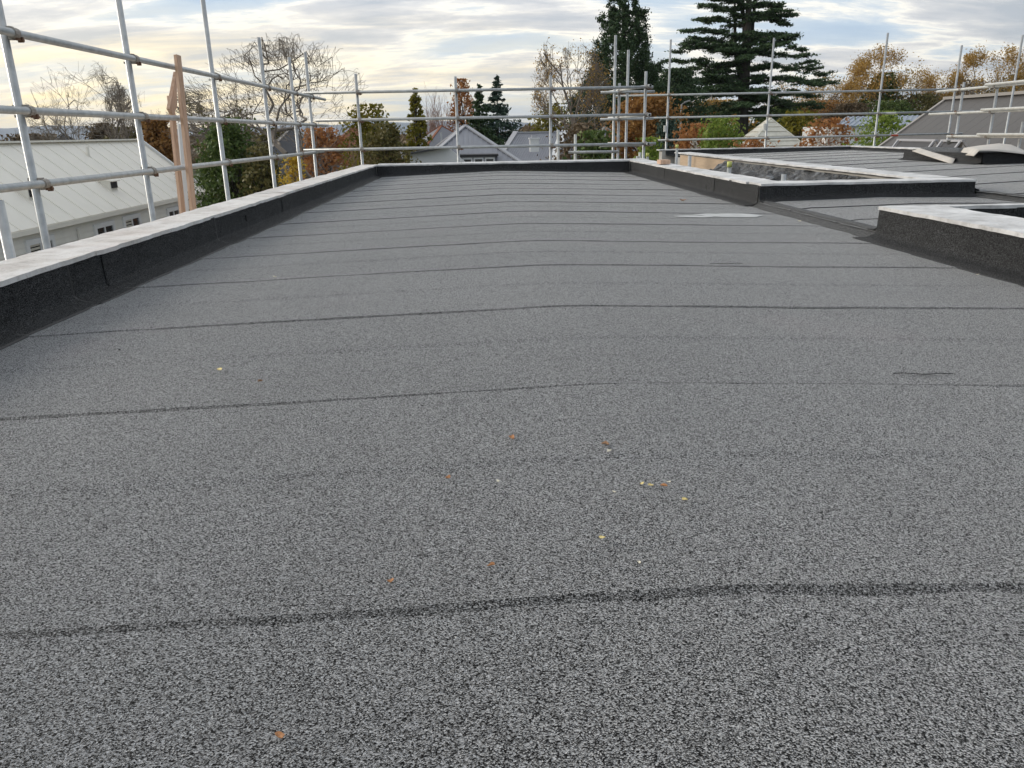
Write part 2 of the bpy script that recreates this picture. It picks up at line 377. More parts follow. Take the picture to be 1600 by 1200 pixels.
def coping(A, B, width, out, z, pieces, matn='coping', th=.02, rag=.012, seed=0, slope=0.0, over=.012, gap=.006):
    """boards on the parapet top from A to B; 'out' points away from the roof; ragged inner edge"""
    A, B = Vector((A[0], A[1])), Vector((B[0], B[1])); Ln = (B-A).length; d = (B-A)/Ln; o_ = Vector(out)
    js = [0] + list(pieces) + [Ln]
    for q in range(len(js)-1):
        s0, s1 = js[q]+gap/2, js[q+1]-gap/2; ns = max(3, int((s1-s0)/.06)); nw = 5
        vs, fs = [], []
        dz = .006*nz(q*1.9, seed)
        for layer in (0, 1):
            for i in range(ns+1):
                s = s0+(s1-s0)*i/ns
                rg = rag*(nz(s*3, seed+1)+.7*nz(s*10, seed+2)+.4*nz(s*27, seed+4))
                for j in range(nw+1):
                    t = j/nw; u = -over+rg*(1-t)**2 + (width+over)*t + .008*nz(s*2, seed+8)*t
                    P = A + d*s + o_*u
                    zz = z + dz + slope*t + .004*nz(s*4, u*9, seed) + (.003*nz(s*18, u*20, seed))
                    vs.append((P.x, P.y, zz - layer*th))
        W = nw+1; M = (ns+1)*W
        flip = d.x*o_.y-d.y*o_.x < 0
        def put(*f): fs.append(f[::-1] if flip else f)
        for i in range(ns):
            for j in range(nw):
                a = i*W+j; put(a, a+W, a+W+1, a+1); put(M+a, M+a+1, M+a+W+1, M+a+W)
            a = i*W; put(a, M+a, M+a+W, a+W); a = i*W+nw; put(a, a+W, M+a+W, M+a)
        for j in range(nw):
            a = j; put(a, a+1, M+a+1, M+a); a = ns*W+j; put(a, M+a, M+a+1, a+1)
        under(obj_from('coping_board', vs, fs, matn, None, False), bld)
def wall(a, b, matn='render_wall', name='wall'):
    m = MB().box(a, b); return under(m.build(name, matn), bld)
# left side
wall((-2.02, -3, GZ), (XL-.004, YE+.30, ZT-.016))
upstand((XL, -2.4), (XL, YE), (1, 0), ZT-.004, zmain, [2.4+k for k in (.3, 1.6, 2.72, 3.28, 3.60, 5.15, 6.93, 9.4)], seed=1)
coping((XL, -2.4), (XL, YE+.30), .275, (-1, 0), ZT+.012, [3.0, 5.95, 6.9, 9.5, 11.2, 13.6], seed=2)
# far end
wall((XL-.008, YE+.003, GZ), (XR+.30, YE+.299, ZT-.017))
upstand((XL+.012, YE), (XR-.012, YE), (0, -1), ZT-.012, zmain, [1.9, 3.4], seed=5, flange=.10)
coping((XL+.01, YE), (XR+.30, YE), .30, (0, 1), ZT+.010, [1.4, 2.9], 'coping_grey', seed=6, rag=.006, slope=.012)
# right parapet (between the main roof and the well)
YW = 6.95
wall((XR+.004, YW+.004, GZ), (XR+.28, YE+.001, ZT-.018))
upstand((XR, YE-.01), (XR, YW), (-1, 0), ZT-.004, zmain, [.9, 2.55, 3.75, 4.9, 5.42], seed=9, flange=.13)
coping((XR, YE-.01), (XR, YW+.33), .29, (1, 0), ZT+.011, [1.6, 3.9], 'coping_grey', seed=10)
# front of the well, facing the camera
XW = 4.40
ZP = -.03                                       # passage roof level
zpass = lambda x, y: ZP + .012*min(1, max(0, (x-XR)/.15)) - .02*abs(x-3.5) + .02
wall((XR+.29, YW+.005, GZ), (XW-.004, YW+.30, ZT-.019))
upstand((XR+.002, YW), (XW, YW), (0, -1), ZT-.004, zpass, [.95], seed=12, flange=.10)
coping((XR+.005, YW), (XW+.01, YW), .31, (0, 1), ZT+.013, [1.1], 'coping_grey', seed=13, rag=.006)
# right side of the well
wall((XW-.28, YW+.31, GZ), (XW-.004, 16.6, ZT-.020))
ZRR = .025
zright = lambda x, y: ZRR + .012*(x-XW)
upstand((XW, YW+.3), (XW, 16.6), (1, 0), ZT-.004, zright, [2, 4, 6, 8], seed=15)
coping((XW, YW+.33), (XW, 16.9), .33, (-1, 0), ZT+.014, [1.9, 4.1, 6.3], 'coping_grey', seed=16, rag=.01, slope=.0)
upstand((XW, YW), (XW, YW+.32), (1, 0), ZT-.004, zright, [], seed=17, flange=.05)
# near box (second well) on the right
YB = 4.78
wall((XR+.004, -3, GZ), (XR+.36, YB-.004, ZT-.016))
wall((XR+.37, YB-.07, GZ), (7.5, YB-.005, ZT-.020))
upstand((XR, YB), (XR, -2.4), (-1, 0), ZT-.004, zmain, [1.9, 3.9], seed=20, flange=.15, smoothk=.035)
upstand((XR, YB), (7.5, YB), (0, 1), ZT-.004, zpass, [1.5, 3], seed=21)
upstand((XR+.37, YB-.075), (7.5, YB-.075), (0, -1), ZT-.006, -.6, [2.2], seed=22, flange=.03)
coping((XR, YB-.002), (XR, -2.4), .36, (1, 0), ZT+.013, [1.7, 3.6], 'coping_grey', seed=23, rag=.010)
coping((XR+.375, YB), (7.5, YB), .075, (0, -1), ZT+.010, [1.9], 'coping_grey', seed=24, rag=.004)
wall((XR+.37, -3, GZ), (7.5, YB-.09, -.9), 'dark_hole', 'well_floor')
# kerb between main roof and passage: a rolled felt edge
def kerb(A, B, nrm, zlo, zhi, joints, seed, r=.03):
    A, B = Vector((A[0], A[1])), Vector((B[0], B[1])); Ln = (B-A).length; d = (B-A)/Ln; nr = Vector(nrm)
    js = [0]+joints+[Ln]
    for q in range(len(js)-1):
        s0, s1 = js[q], js[q+1]-.006; ns = max(3, int((s1-s0)/.06)); vs, fs = [], []
        for i in range(ns+1):
            s = s0+(s1-s0)*i/ns; P = A+d*s; w_ = .006*nz(s*4, seed)+.003*nz(s*13, seed)
            zl, zh = zlo(P.x+nr.x*.1, P.y), zhi(P.x-nr.x*.1, P.y)
            for o_, z_ in ((.07+w_, zl+.001), (.067+w_, zl+.007), (.04, zl+.010), (.022, zl+.02), (.006+w_, zl+.034), (0+w_, zh-.014+w_*.5), (-.014, zh+.005+w_*.6), (-.05, zh+.010), (-.09, zh+.006), (-.095, zh-.002)):
                vs.append((P.x+nr.x*o_, P.y+nr.y*o_, z_))
        K = 10; flip = d.x*nr.y-d.y*nr.x > 0
        for i in range(ns):
            for k in range(K-1):
                a = i*K+k; f = (a, a+K, a+K+1, a+1); fs.append(f if flip else f[::-1])
        under(obj_from('felt_kerb', vs, fs, 'felt_mid', None, True), bld)
kerb((XR, YW+.02), (XR, YB-.01), (-1, 0), zmain, zpass, [1.05], 31)
kerb((XW+.03, YW-.02), (XW+.03, 4.85), (-1, 0), zpass, zright, [.75], 33)
for k, (a, b) in enumerate(((4.72, 5.35), (5.35, 6.2), (6.2, 7.02))):
    under(felt_sheet(a, b, XR-.005, XW+.04, zpass, 40+k, bld, nx=36, ny=8, mid=False), bld)
# right-hand roof: strips laid at an angle
ang = R(16); ca, sa = math.cos(ang), math.sin(ang)
YF = 18.3
for k in range(18):
    v0 = .2+k*.98; v1 = v0+.98
    o = felt_sheet(v0, v1, -2, 14.0, lambda x, y: 0.0, 60+k, bld, nx=60, ny=6, mid=False, lift=.005)
    me = o.data; bm = bmesh.new(); bm.from_mesh(me)
    for v in bm.verts:
        x, y = v.co.x, v.co.y; X, Y = 4.4+x*ca-y*sa+1.2, 3.2+x*sa+y*ca-.6
        v.co = (X, Y, v.co.z + zright(X, Y))
    for co, no in (((XW+.02, 0, 0), (-1, 0, 0)), ((8.75, 0, 0), (1, 0, 0)), ((0, YF+.002, 0), (0, 1, 0)), ((0, 4.80, 0), (0, -1, 0))):
        bmesh.ops.bisect_plane(bm, geom=bm.verts[:]+bm.edges[:]+bm.faces[:], plane_co=co, plane_no=no, clear_outer=True)
    if len(bm.faces) < 3: bm.free(); bpy.data.objects.remove(o); continue
    bm.to_mesh(me); bm.free(); under(o, bld)
XC = 8.5
ZF2 = .15
wall((XW-.28, YF+.004, GZ), (XC+.3, YF+.30, ZF2-.018))
upstand((XW-.2, YF), (XC, YF), (0, -1), ZF2-.004, zright, [2.1], seed=51)
coping((XW-.35, YF), (XC+.3, YF), .30, (0, 1), ZF2+.012, [2.2], 'coping_grey', seed=52, rag=.004)
wall((XC+.004, 6, GZ), (XC+.29, YF-.001, ZF2-.019))
upstand((XC, YF), (XC, 6), (-1, 0), ZF2-.004, zright, [2.4, 4.6], seed=53)
coping((XC, YF-.01), (XC, 6), .29, (1, 0), ZF2+.011, [3, 6], 'coping_grey', seed=54, rag=.004)
# slabs closing the building under the felt
wall((XL-.005, -3, -.5), (XR, YE, -.12), 'render_wall', 'roof_deck')
wall((XR+.002, YB, -.5), (XW-.002, YW, -.085), 'render_wall', 'roof_deck')
wall((XW+.001, 4.5, -.5), (XC, YF, -.004), 'render_wall', 'roof_deck')
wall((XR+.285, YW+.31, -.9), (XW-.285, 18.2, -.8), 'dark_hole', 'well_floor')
# ply lining of the well and weep holes
under(MB().box((XW-.302, 13.0, -.4), (XW-.284, 16.5, ZT-.03)).build('plywood_lining', 'ply'), bld)
for (X, Y, Z, s) in ((XL, at(383, 341, x=XL).y, at(383, 341, x=XL).z, 1), (XR, at(1105, 293, x=XR).y, at(1105, 293, x=XR).z, -1)):
    under(MB().box((X-.004+s*.007, Y-.012, Z-.022), (X+.004+s*.007, Y+.012, Z+.022)).build('weep_hole', 'dark_hole'), bld)
# raised box on the right roof
BX0, BY0, BZ = 6.95, 10.9, .205
zr0 = zright(7, 11)
wall((BX0+.004, BY0+.004, -.2), (XC-.16, 13.0, BZ-.004), 'felt_upstand', 'raised_kerb_box')
upstand((BX0, BY0), (XC-.15, BY0), (0, -1), BZ, zright, [], seed=55, flange=.08)
upstand((BX0, 13.0), (BX0, BY0), (-1, 0), BZ, zright, [1.0], seed=56, flange=.08)

# ------------------------------------------------------------------ loose things on the roof
def sheet_from(name, grid, mats, parent=None, th=.006):
    """thick bent sheet from a grid of points"""
    nu, nv = len(grid), len(grid[0]); vs = [Vector(p) for r in grid for p in r]
    def nrm(i, j):
        a = Vector(grid[min(i+1, nu-1)][j])-Vector(grid[max(i-1, 0)][j]); b = Vector(grid[i][min(j+1, nv-1)])-Vector(grid[i][max(j-1, 0)]); return a.cross(b).normalized()
    lo = [Vector(grid[i][j])-nrm(i, j)*th for i in range(nu) for j in range(nv)]
    M = nu*nv; fs, ms = [], []
    for i in range(nu-1):
        for j in range(nv-1):
            a = i*nv+j; fs.append((a, a+nv, a+nv+1, a+1)); ms.append(0); fs.append((M+a, M+a+1, M+a+nv+1, M+a+nv)); ms.append(1)
    for i in range(nu-1):
        for j in (0, nv-1): a = i*nv+j; fs.append((a, M+a, M+a+nv, a+nv) if j == 0 else (a, a+nv, M+a+nv, M+a)); ms.append(1)
    for j in range(nv-1):
        for i in (0, nu-1): a = i*nv+j; fs.append((a, a+1, M+a+1, M+a) if i == 0 else (a, M+a, M+a+1, a+1)); ms.append(1)
    return obj_from(name, vs+lo, fs, mats, parent, True, ms)
# peeled felt offcuts lying over the raised box
def lerp_rows(ra, rb, n, bow=0.0):
    return [[Vector(p).lerp(Vector(q), t)+Vector((0, 0, bow*4*t*(1-t))) for p, q in zip(ra, rb)] for t in [i/n for i in range(n+1)]]
def dens(row, k):
    out_ = []
    for i in range(len(row)-1): out_ += [Vector(row[i]).lerp(Vector(row[i+1]), j/k) for j in range(k)]
    return out_+[Vector(row[-1])]
rB = dens([at(1425, 235.6, x=6.80), at(1456, 246, x=6.80), at(1488, 256.5, x=6.83)], 4)
rT = dens([at(1438, 231.7, x=6.93), at(1465, 240, x=6.915), at(1492, 248, x=6.90)], 4)
rP = dens([at(1448, 229.6, x=7.25), at(1478, 230, x=7.30), at(1506, 231, x=7.30)], 4)
g = lerp_rows(rB, rT, 3)+lerp_rows(rT, rP, 4, .012)[1:]
o = sheet_from('felt_offcut', g[::-1], ['felt_mid', 'felt_back'], None, .006)
nf = len(rB)-1
for i, pl in enumerate(o.data.polygons):                 # the turned-down flap shows the pale backing
    if i//2 >= 4*nf: pl.material_index = 1
tag(o, 'grey felt offcut bent over the raised box corner, pale edge hanging down', 'felt offcut', 'loose felt pieces')
fr = dens([at(px, py, y=10.80) for px, py in ((1521, 244), (1530, 235), (1545, 235), (1561, 236), (1580, 238), (1598, 240), (1625, 246))], 3)
bk_ = dens([at(px, py, y=11.75) for px, py in ((1497, 243), (1506, 231), (1532, 227), (1561, 224), (1580, 226), (1592, 231), (1615, 241))], 3)
g = lerp_rows(fr, bk_, 5, .01)
o = sheet_from('felt_offcut', [list(c) for c in zip(*g)], ['felt_back', 'felt_back'], None, .006)
tag(o, 'humped cream backed felt sheet lying on top of the raised box at the right edge', 'felt offcut', 'loose felt pieces')
# crumpled polythene in the well
g = []
for i in range(118):
    u = i/117; row = []
    for j in range(26):
        t = j/25; Y = 7.32+6.0*u
        X = XW-.34 - 1.05*t**1.3 + .05*nz(Y*3, t*4, 1)
        Z = ZT-.035 - .30*t**.8 + (.10*nz(Y*1.6, t*2.0, 4)+.085*nz(Y*5.5, t*6, 7)+.05*nz(Y*13, t*14, 2)-.03)*min(1, t*4)
        row.append((X, Y, Z))
    g.append(row)
tag(sheet_from('polythene_sheet', g, ['polythene', 'polythene'], None, .003), 'crumpled black polythene sheet draped inside the well behind the right parapet', 'plastic sheet')
# pale grey streaks laid just above the felt
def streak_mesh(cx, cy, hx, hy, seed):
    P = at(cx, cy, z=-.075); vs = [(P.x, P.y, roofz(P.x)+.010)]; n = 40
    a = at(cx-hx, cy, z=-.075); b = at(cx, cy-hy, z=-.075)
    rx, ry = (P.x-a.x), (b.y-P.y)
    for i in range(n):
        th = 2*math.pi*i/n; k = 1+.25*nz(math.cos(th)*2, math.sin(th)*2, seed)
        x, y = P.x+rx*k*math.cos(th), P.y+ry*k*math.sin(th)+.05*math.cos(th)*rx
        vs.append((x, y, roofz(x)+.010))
    return obj_from('pale_streak', vs, [(0, 1+i, 1+(i+1) % n) for i in range(n)], 'pale_grey')
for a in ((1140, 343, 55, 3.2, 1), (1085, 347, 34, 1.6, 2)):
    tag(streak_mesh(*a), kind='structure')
# timber block on the coping
P = at(1037, 253, x=XR+.12)
bk = MB().box((P.x-.07, P.y-.12, ZT+.020), (P.x+.07, P.y+.12, ZT+.075)).build('timber_block', 'timber')
tag(bk, 'short orange timber block lying on the far end of the right parapet', 'wood block')
# wrinkles and bitumen bleed in the felt
def wrinkle(px0, py0, px1, py1, wd, seed):
    a, b = at(px0, py0, z=roofz(1)), at(px1, py1, z=roofz(1)); n = 14; vs = []
    for i in range(n+1):
        t = i/n; p = a.lerp(b, t); w_ = wd*.55*math.sin(math.pi*min(1, max(0.02, t*.98)))*(.6+.8*abs(nz(t*5, seed))); y = p.y+.02*nz(t*3, seed+1)
        for q, zz in ((-w_, .0062), (0, .0085), (w_, .0062)): vs.append((p.x, y+q, roofz(p.x)+zz))
    fs = [(i*3+k, i*3+3+k, i*3+4+k, i*3+1+k) for i in range(n) for k in (0, 1)]
    under(obj_from('felt_wrinkle', vs, fs, 'felt_mid', None, True), bld)
for k, a in enumerate(((1395, 586, 1490, 583, .008), (1110, 413, 1160, 411, .010))): wrinkle(*a, k+2)
# fine grit swept about the roof
grng = np.random.default_rng(21); gn = 260; GV, GF, GM = [], [], []
for k in range(gn):
    x, y = grng.uniform(XL+.12, XR-.15), grng.uniform(.6, 1)**1 * grng.uniform(.6, 11); r_ = grng.uniform(.0010, .0032)*(1+.25*y*.3); z = roofz(x)+.007; b = len(GV)
    for q in range(3):
        a_ = q*2.1+grng.uniform(0, 1); GV.append((x+r_*math.cos(a_)*1.3, y+r_*math.sin(a_), z))
    GV.append((x, y, z+r_*.8)); GF += [(b, b+1, b+3), (b+1, b+2, b+3), (b+2, b, b+3)]; GM += [int(grng.random() < .55)]*3
tag(obj_from('grit', GV, GF, ['pale_grey', 'bitumen'], None, False, GM), 'pale and black grit specks scattered over the felt roof', 'grit', kind='stuff')
# leaves, chips and crumbs on the felt
DEB = [(343, 582, .022, 'chip_yellow', 'fallen_leaf', 'pale yellow leaf scrap alone on the left of the felt roof', 'leaf'),
 (407, 600, .017, 'chip_brown', 'fallen_leaf', 'small brown leaf scrap just right of the pale yellow one', 'leaf'),
 (188, 550, .013, 'bitumen', 'felt_crumb', 'black felt crumb on the roof near the left parapet', 'crumb'),
 (800, 690, .020, 'chip_orange', 'fallen_leaf', 'orange leaf at the middle of the felt roof', 'leaf'),
 (946, 700, .020, 'chip_brown', 'fallen_leaf', 'brown leaf with a cream chip lying just in front of it', 'leaf'),
 (952, 711, .012, 'chip_cream', 'wood_chip', 'cream chip just in front of the brown leaf right of centre', 'wood chip'),
 (700, 753, .014, 'chip_orange', 'fallen_leaf', 'tiny brown orange leaf left of centre on the felt', 'leaf'),
 (779, 759, .010, 'chip_cream', 'wood_chip', 'pale chip a little right of the tiny brown orange leaf', 'wood chip'),
 (1002, 763, .010, 'chip_yellow', 'wood_chip', 'leftmost tan chip of the small cluster right of centre', 'wood chip'),
 (1016, 765, .011, 'chip_yellow', 'wood_chip', 'second tan chip from the left in the small cluster', 'wood chip'),
 (1037, 766, .012, 'chip_orange', 'wood_chip', 'orange chip on the right of the small cluster', 'wood chip'),
 (1044, 760, .009, 'chip_cream', 'wood_chip', 'cream chip at the right end of the small cluster', 'wood chip'),
 (960, 776, .008, 'chip_cream', 'wood_chip', 'pale crumb left of and below the chip cluster', 'wood chip'),
 (1070, 788, .011, 'chip_yellow', 'wood_chip', 'tan chip right of and below the chip cluster', 'wood chip'),
 (941, 848, .011, 'chip_yellow', 'wood_chip', 'single bright yellow chip below the chip cluster', 'wood chip'),
 (768, 891, .012, 'chip_orange', 'fallen_leaf', 'orange leaf crumb right of the bright orange bud', 'leaf'),
 (998, 887, .008, 'chip_cream', 'wood_chip', 'tiny cream chip below and right of the yellow chip', 'wood chip'),
 (611, 916, .013, 'chip_orange', 'fallen_leaf', 'bright orange curled bud scale left of centre', 'leaf'),
 (438, 1160, .0135, 'chip_orange', 'fallen_leaf', 'orange curled leaf nearest the camera at the bottom', 'leaf'),
 (430, 435, .022, 'chip_cream', 'wood_chip', 'white chip on a lap near the left parapet', 'wood chip'),
 (1067, 314, .07, 'chip_orange', 'fallen_leaf', 'flat orange leaf far off by the right parapet', 'leaf'),
 (1249, 346, .025, 'chip_cream', 'wood_chip', 'white chip in front of the passage kerb on the right', 'wood chip'),
 (1527, 430, .016, 'chip_cream', 'wood_chip', 'white chip on the flange under the near right parapet', 'wood chip')]
for k, (px, py, s, mn, nm, lb, ct) in enumerate(DEB):
    q = random.Random(k+3)
    P = at(px, py, z=roofz(at(px, py, z=0).x)); zb = roofz(P.x)+.007
    s *= .56; n = 7; vs = []; ph = q.uniform(0, 6.28)
    for ring, rr in ((0, 0), (1, .55), (2, 1.0)):
        for i in range(n if ring else 1):
            th = ph+2*math.pi*i/n + .3*ring; r = s*.55*rr*(1+q.uniform(-.3, .3)); el = 1.5
            x, y = r*math.cos(th)*el, r*math.sin(th)
            vs.append((x, y, (.35*s*rr*rr*(math.cos(2*(th-ph))*.5+.6)+q.uniform(0, .12*s)+.002)))
    fs = [(0, 1+i, 1+(i+1) % n) for i in range(n)] + [(1+i, 1+n+i, 1+n+(i+1) % n, 1+(i+1) % n) for i in range(n)]
    M = len(vs); vs = vs+[(a, b, c-s*.12) for a, b, c in vs]; fs += [tuple(M+i for i in f[::-1]) for f in fs[:2*n]] + [(1+n+i, M+1+n+i, M+1+n+(i+1) % n, 1+n+(i+1) % n) for i in range(n)]
    o = obj_from(nm, vs, fs, mn); o.location = (P.x, P.y, zb); o.rotation_euler.z = q.uniform(0, 6)
    tag(o, lb, ct, 'debris scattered on the felt')

# ------------------------------------------------------------------ scaffolding
TR = .02415
def tube(root, p0, p1, matn='galv', name='scaffold_tube'):
    return under(MB().ring(p0, p1, TR, TR*.84, 14, .08, 0, 1).build(name, [matn, 'dark_hole'], None, True), root)
def coupler(root_tube, root, P, axis=(0, 1, 0), side=(1, 0, 0)):
    """a clamp: collar round the ledger, body block, hinge bolt with nut"""
    P = Vector(P); a = Vector(axis); sd = Vector(side); up = a.cross(sd)
    m = MB()
    m.ring(P-a*.026, P+a*.026, TR+.008, TR-.002, 12, .002)
    m.bar(P-sd*.005+up*.03, P-sd*.085+up*.03, .05, .016, tuple(up)); m.bar(P-sd*.005-up*.03, P-sd*.085-up*.03, .05, .016, tuple(up))
    m.bar(P+up*.034+sd*.012-a*.005, P+up*.034+sd*.012+a*.075, .014, .014, tuple(up), 1)
    m.bar(P+up*.034+sd*.012+a*.035, P+up*.034+sd*.012+a*.052, .030, .030, tuple(up), 1)
    o = m.build('coupler', ['coupler', 'rust'], root_tube)
    return o
# left run
SL = -2.9
scl_ = empty('scaffold', (SL, 5, GZ), 'galvanised tube scaffold guard rail running along outside the left parapet', 'scaffold', 'scaffold runs')
postL = [(3.55, 2.6), (5.22, 2.6), (6.95, 2.6), (9.05, 2.5), (11.12, 1.85), (12.75, 1.75), (13.95, 1.93)]
for Y, zt in postL: tube(scl_, (SL, Y, GZ), (SL+.004, Y+.02, zt))
for z, y1 in ((1.24, 15.1), (.79, 15.05), (.345, 14.5)):
    xr = SL+.052
    cuts = [1.2, 8.0, y1]
    t = tube(scl_, (xr, 1.0, z+.004), (xr, y1, z-.006))
    for Y, zt in postL[1:]: coupler(t, scl_, (xr, Y+.035, z), (0, 1, 0), (1, 0, 0))
# boards of the left scaffold platform, below the parapet
LZ = -1.15
for x0, lb in ((-2.31, 'scaffold board next to the left wall below the parapet'), (-2.555, 'second scaffold board out from the left wall'), (-2.80, 'third scaffold board out, just inside the left posts'), (-3.20, 'outermost scaffold board outside the left posts')):
    tag(MB().box((x0, 2.2, LZ-.038), (x0+.225, 14.4, LZ)).build('scaffold_board', 'ply'), lb, 'scaffold board', 'boards of the left scaffold platform')
for Y, zt in postL: tube(scl_, (-3.28, Y+.055, LZ-.064), (-2.05, Y+.055, LZ-.064))
# the dark sooty stub at the left frame edge
P = at(8, 372, x=-2.35)
st = MB().ring((-2.35, P.y, GZ), (-2.35, P.y+.01, .34), TR, TR*.84, 14, .08, 0, 1).build('scaffold_tube_stub', ['galv', 'dark_hole'], None, True)
tag(st, 'short steel tube with open top beside the left parapet at the frame edge', 'scaffold tube')
# far run
SF = 13.9
scf = empty('scaffold', (0, SF, GZ), 'galvanised tube scaffold guard rail crossing behind the far parapet', 'scaffold', 'scaffold runs')
fposts = [(-2.08, 1.58), (-.42, 1.51), (1.18, 1.50), (2.80, 1.54)]
for X, zt in fposts: tube(scf, (X+.02, SF, GZ), (X, SF, zt))
for z, x0, x1 in ((1.29, -2.95, 2.92), (.85, -2.80, 2.90), (.375, -3.05, 3.0)):
    t = tube(scf, (x0, SF-.052, z), (x1, SF-.052, z))
    for X, zt in fposts: coupler(t, scf, (X+.02, SF-.052, z), (1, 0, 0), (0, -1, 0))
for px, top in ((872, 203), (899, 210), (1000, 238), (996, 244)):
    P = at(px, top, y=SF+.25); tube(scf, (P.x, SF+.25, GZ), (P.x, SF+.25, P.z), 'galv_white')
P0, P1 = at(888, 238, y=SF+.2), at(966, 237, y=SF+.2); tube(scf, P0, P1)
# inner corner cluster, right end of the far run
SC = 15.1
scc = empty('scaffold', (2.5, SC, GZ), 'cluster of tall scaffold tubes where the far guard rail turns the corner', 'scaffold', 'scaffold runs')
for px, py in ((962, 55), (982, 78), (968, 130)):
    P = at(px, py, y=SC); tube(scc, (P.x, SC, GZ), P)
for z in (1.30, .83, .36):
    a = Vector((2.86, SF-.11, z+.01)); b = Vector((2.45, SC+.5, z)); tube(scc, a, b, 'galv_white')
    coupler(tube(scc, (2.2, SC-.06, z-.03), (3.2, SC-.06, z-.03)), scc, (2.55, SC-.06, z-.03), (1, 0, 0), (0, -1, 0))
# wing run behind the right roof
SW = 19.2
scw = empty('scaffold', (7, SW, GZ), 'galvanised tube scaffold guard rail behind the right hand roof', 'scaffold', 'scaffold runs')
wposts = [(4.42, 2.57), (6.83, 2.57), (9.50, 2.64), (11.3, 2.35), (12.72, 2.55)]
for X, zt in wposts: tube(scw, (X-.02, SW, GZ), (X, SW, zt))
for z, x0, x1 in ((1.365, 3.15, 11.6), (.86, 3.2, 11.8), (.355, 4.2, 11.6)):
    t = tube(scw, (x0, SW-.052, z), (x1, SW-.052, z+.02))
    for X, zt in wposts[:4]: coupler(t, scw, (X, SW-.052, z+.01), (1, 0, 0), (0, -1, 0))
for X in (4.36, 6.76):
    P = Vector((X, SW-.03, .62)); under(MB().bar(P-Vector((0, 0, .07)), P+Vector((0, 0, .07)), .05, .09, (0, 1, 0)).build('sleeve_coupler', 'galv_white'), scw)
P = at(1385, 178, y=SW-.052); under(MB().ring((P.x-.02, SW-.052, .869), (P.x+.22, SW-.052, .87), TR+.006, TR, 12, .002).build('sleeve_coupler', 'galv_white'), scw)
P = at(1395, 213, y=SW-.052); under(MB().ring((P.x-.05, SW-.052, .366), (P.x+.12, SW-.052, .366), TR+.003, TR, 12, .002).build('red_tape', 'redtape'), scw)
# right side run
SR = 9.7
scr = empty('scaffold', (SR, 14, GZ), 'pale tube scaffold guard rail turning towards the camera at the right edge', 'scaffold', 'scaffold runs')
for z, p in ((1.26, (1464, 146)), (.81, (1452, 179)), (.36, (1480, 214))):
    y0 = at(p[0], p[1], x=SR).y
    t = tube(scr, (SR, y0, z), (SR, 9.5, z+.02), 'galv_white')
    tube(scr, (SR-.06, 15.4, z+.04), (SR-.06, 9.5, z+.05), 'galv_white')
    for Y in (16.3, 15.2, 13.7): coupler(t, scr, (SR, Y, z+.003), (0, 1, 0), (-1, 0, 0))
for Y, zt in ((16.3, 1.40), (15.2, 1.34), (13.7, 1.36), (14.3, .62)): tube(scr, (SR+.055, Y, GZ), (SR+.055, Y, zt))
# boards of the right-hand platform
PZ = -.02
for k in range(4):
    x0 = 9.0+k*.23 - .0
    o = MB().box((x0, 11.0, PZ-.038), (x0+.222, 18.6, PZ)).build('scaffold_board', 'ply')
    tag(o, ['scaffold board next to the right roof parapet', 'second scaffold board out from the right roof parapet', 'third scaffold board out from the right roof parapet', 'outermost scaffold board under the right guard rail'][k], 'scaffold board', 'boards of the right scaffold platform')
for Y in (11.4, 13.7, 15.2, 16.3, 18.3): tube(scr, (8.85, Y-.06, PZ-.064), (SR+.25, Y-.06, PZ-.064))
for Y in (13.7, 16.3): tube(scr, (8.93, Y, GZ), (8.93, Y, PZ-.03))
# bucket
P = at(1491, 232, x=9.35)
n = 20; vs = []; fs = []
bxr = empty('bucket', (9.35, P.y, PZ), 'grey tapered bucket on the scaffold boards behind the felt offcuts', 'bucket')
for r_, z_ in ((.0, 0), (.105, 0), (.145, .30), (.155, .30), (.155, .325), (.140, .325), (.10, .02), (0, .02)):
    for i in range(n): a = 2*math.pi*i/n; vs.append((r_*math.cos(a), r_*math.sin(a), z_))
for k in range(7):
    for i in range(n): fs.append((k*n+i, k*n+(i+1) % n, (k+1)*n+(i+1) % n, (k+1)*n+i))
obj_from('pail', vs, fs, 'bucket', bxr, True)
m = MB(); pr = None
for i in range(11):
    a = math.pi*i/10; q = Vector((.15*math.cos(a), .15*math.sin(a)*.95, .31-.03*math.sin(a)))
    if pr is not None: m.bar(pr, q, .006, .006)
    pr = q
m.build('handle', 'galv', bxr)
# dark board trestles on the platform
for (pa, lb) in (((1385, 1440), 'left dark panel propped on a pale A frame behind the right roof'), ((1452, 1480), 'right dark panel propped on a pale A frame beside the bucket')):
    a, b = at(pa[0], 230, x=8.98), at(pa[1], 230, x=8.98)
    y0, y1 = max(a.y, b.y), min(a.y, b.y)
    r_ = empty('trestle', (9.2, (y0+y1)/2, PZ), lb, 'trestle', 'trestles on the scaffold boards')
    for Y in (y0, y1):
        m = MB(); m.bar((9.02, Y, PZ), (9.22, Y, PZ+.30), .03, .05, (0, 1, 0)); m.bar((9.55, Y, PZ), (9.27, Y, PZ+.30), .03, .05, (0, 1, 0)); under(m.build('a_frame', 'roof_cap'), r_)
    m = MB(); m.bar((9.245, y0+.05, PZ+.31), (9.245, y1-.05, PZ+.31), .06, .04); under(m.build('top_rail', 'roof_cap'), r_)
    under(MB().slab([(9.10, y0-.03, PZ+.03), (9.10, y1+.03, PZ+.03), (9.24, y1+.03, PZ+.27), (9.24, y0-.03, PZ+.27)], .02).build('panel', 'slate'), r_)
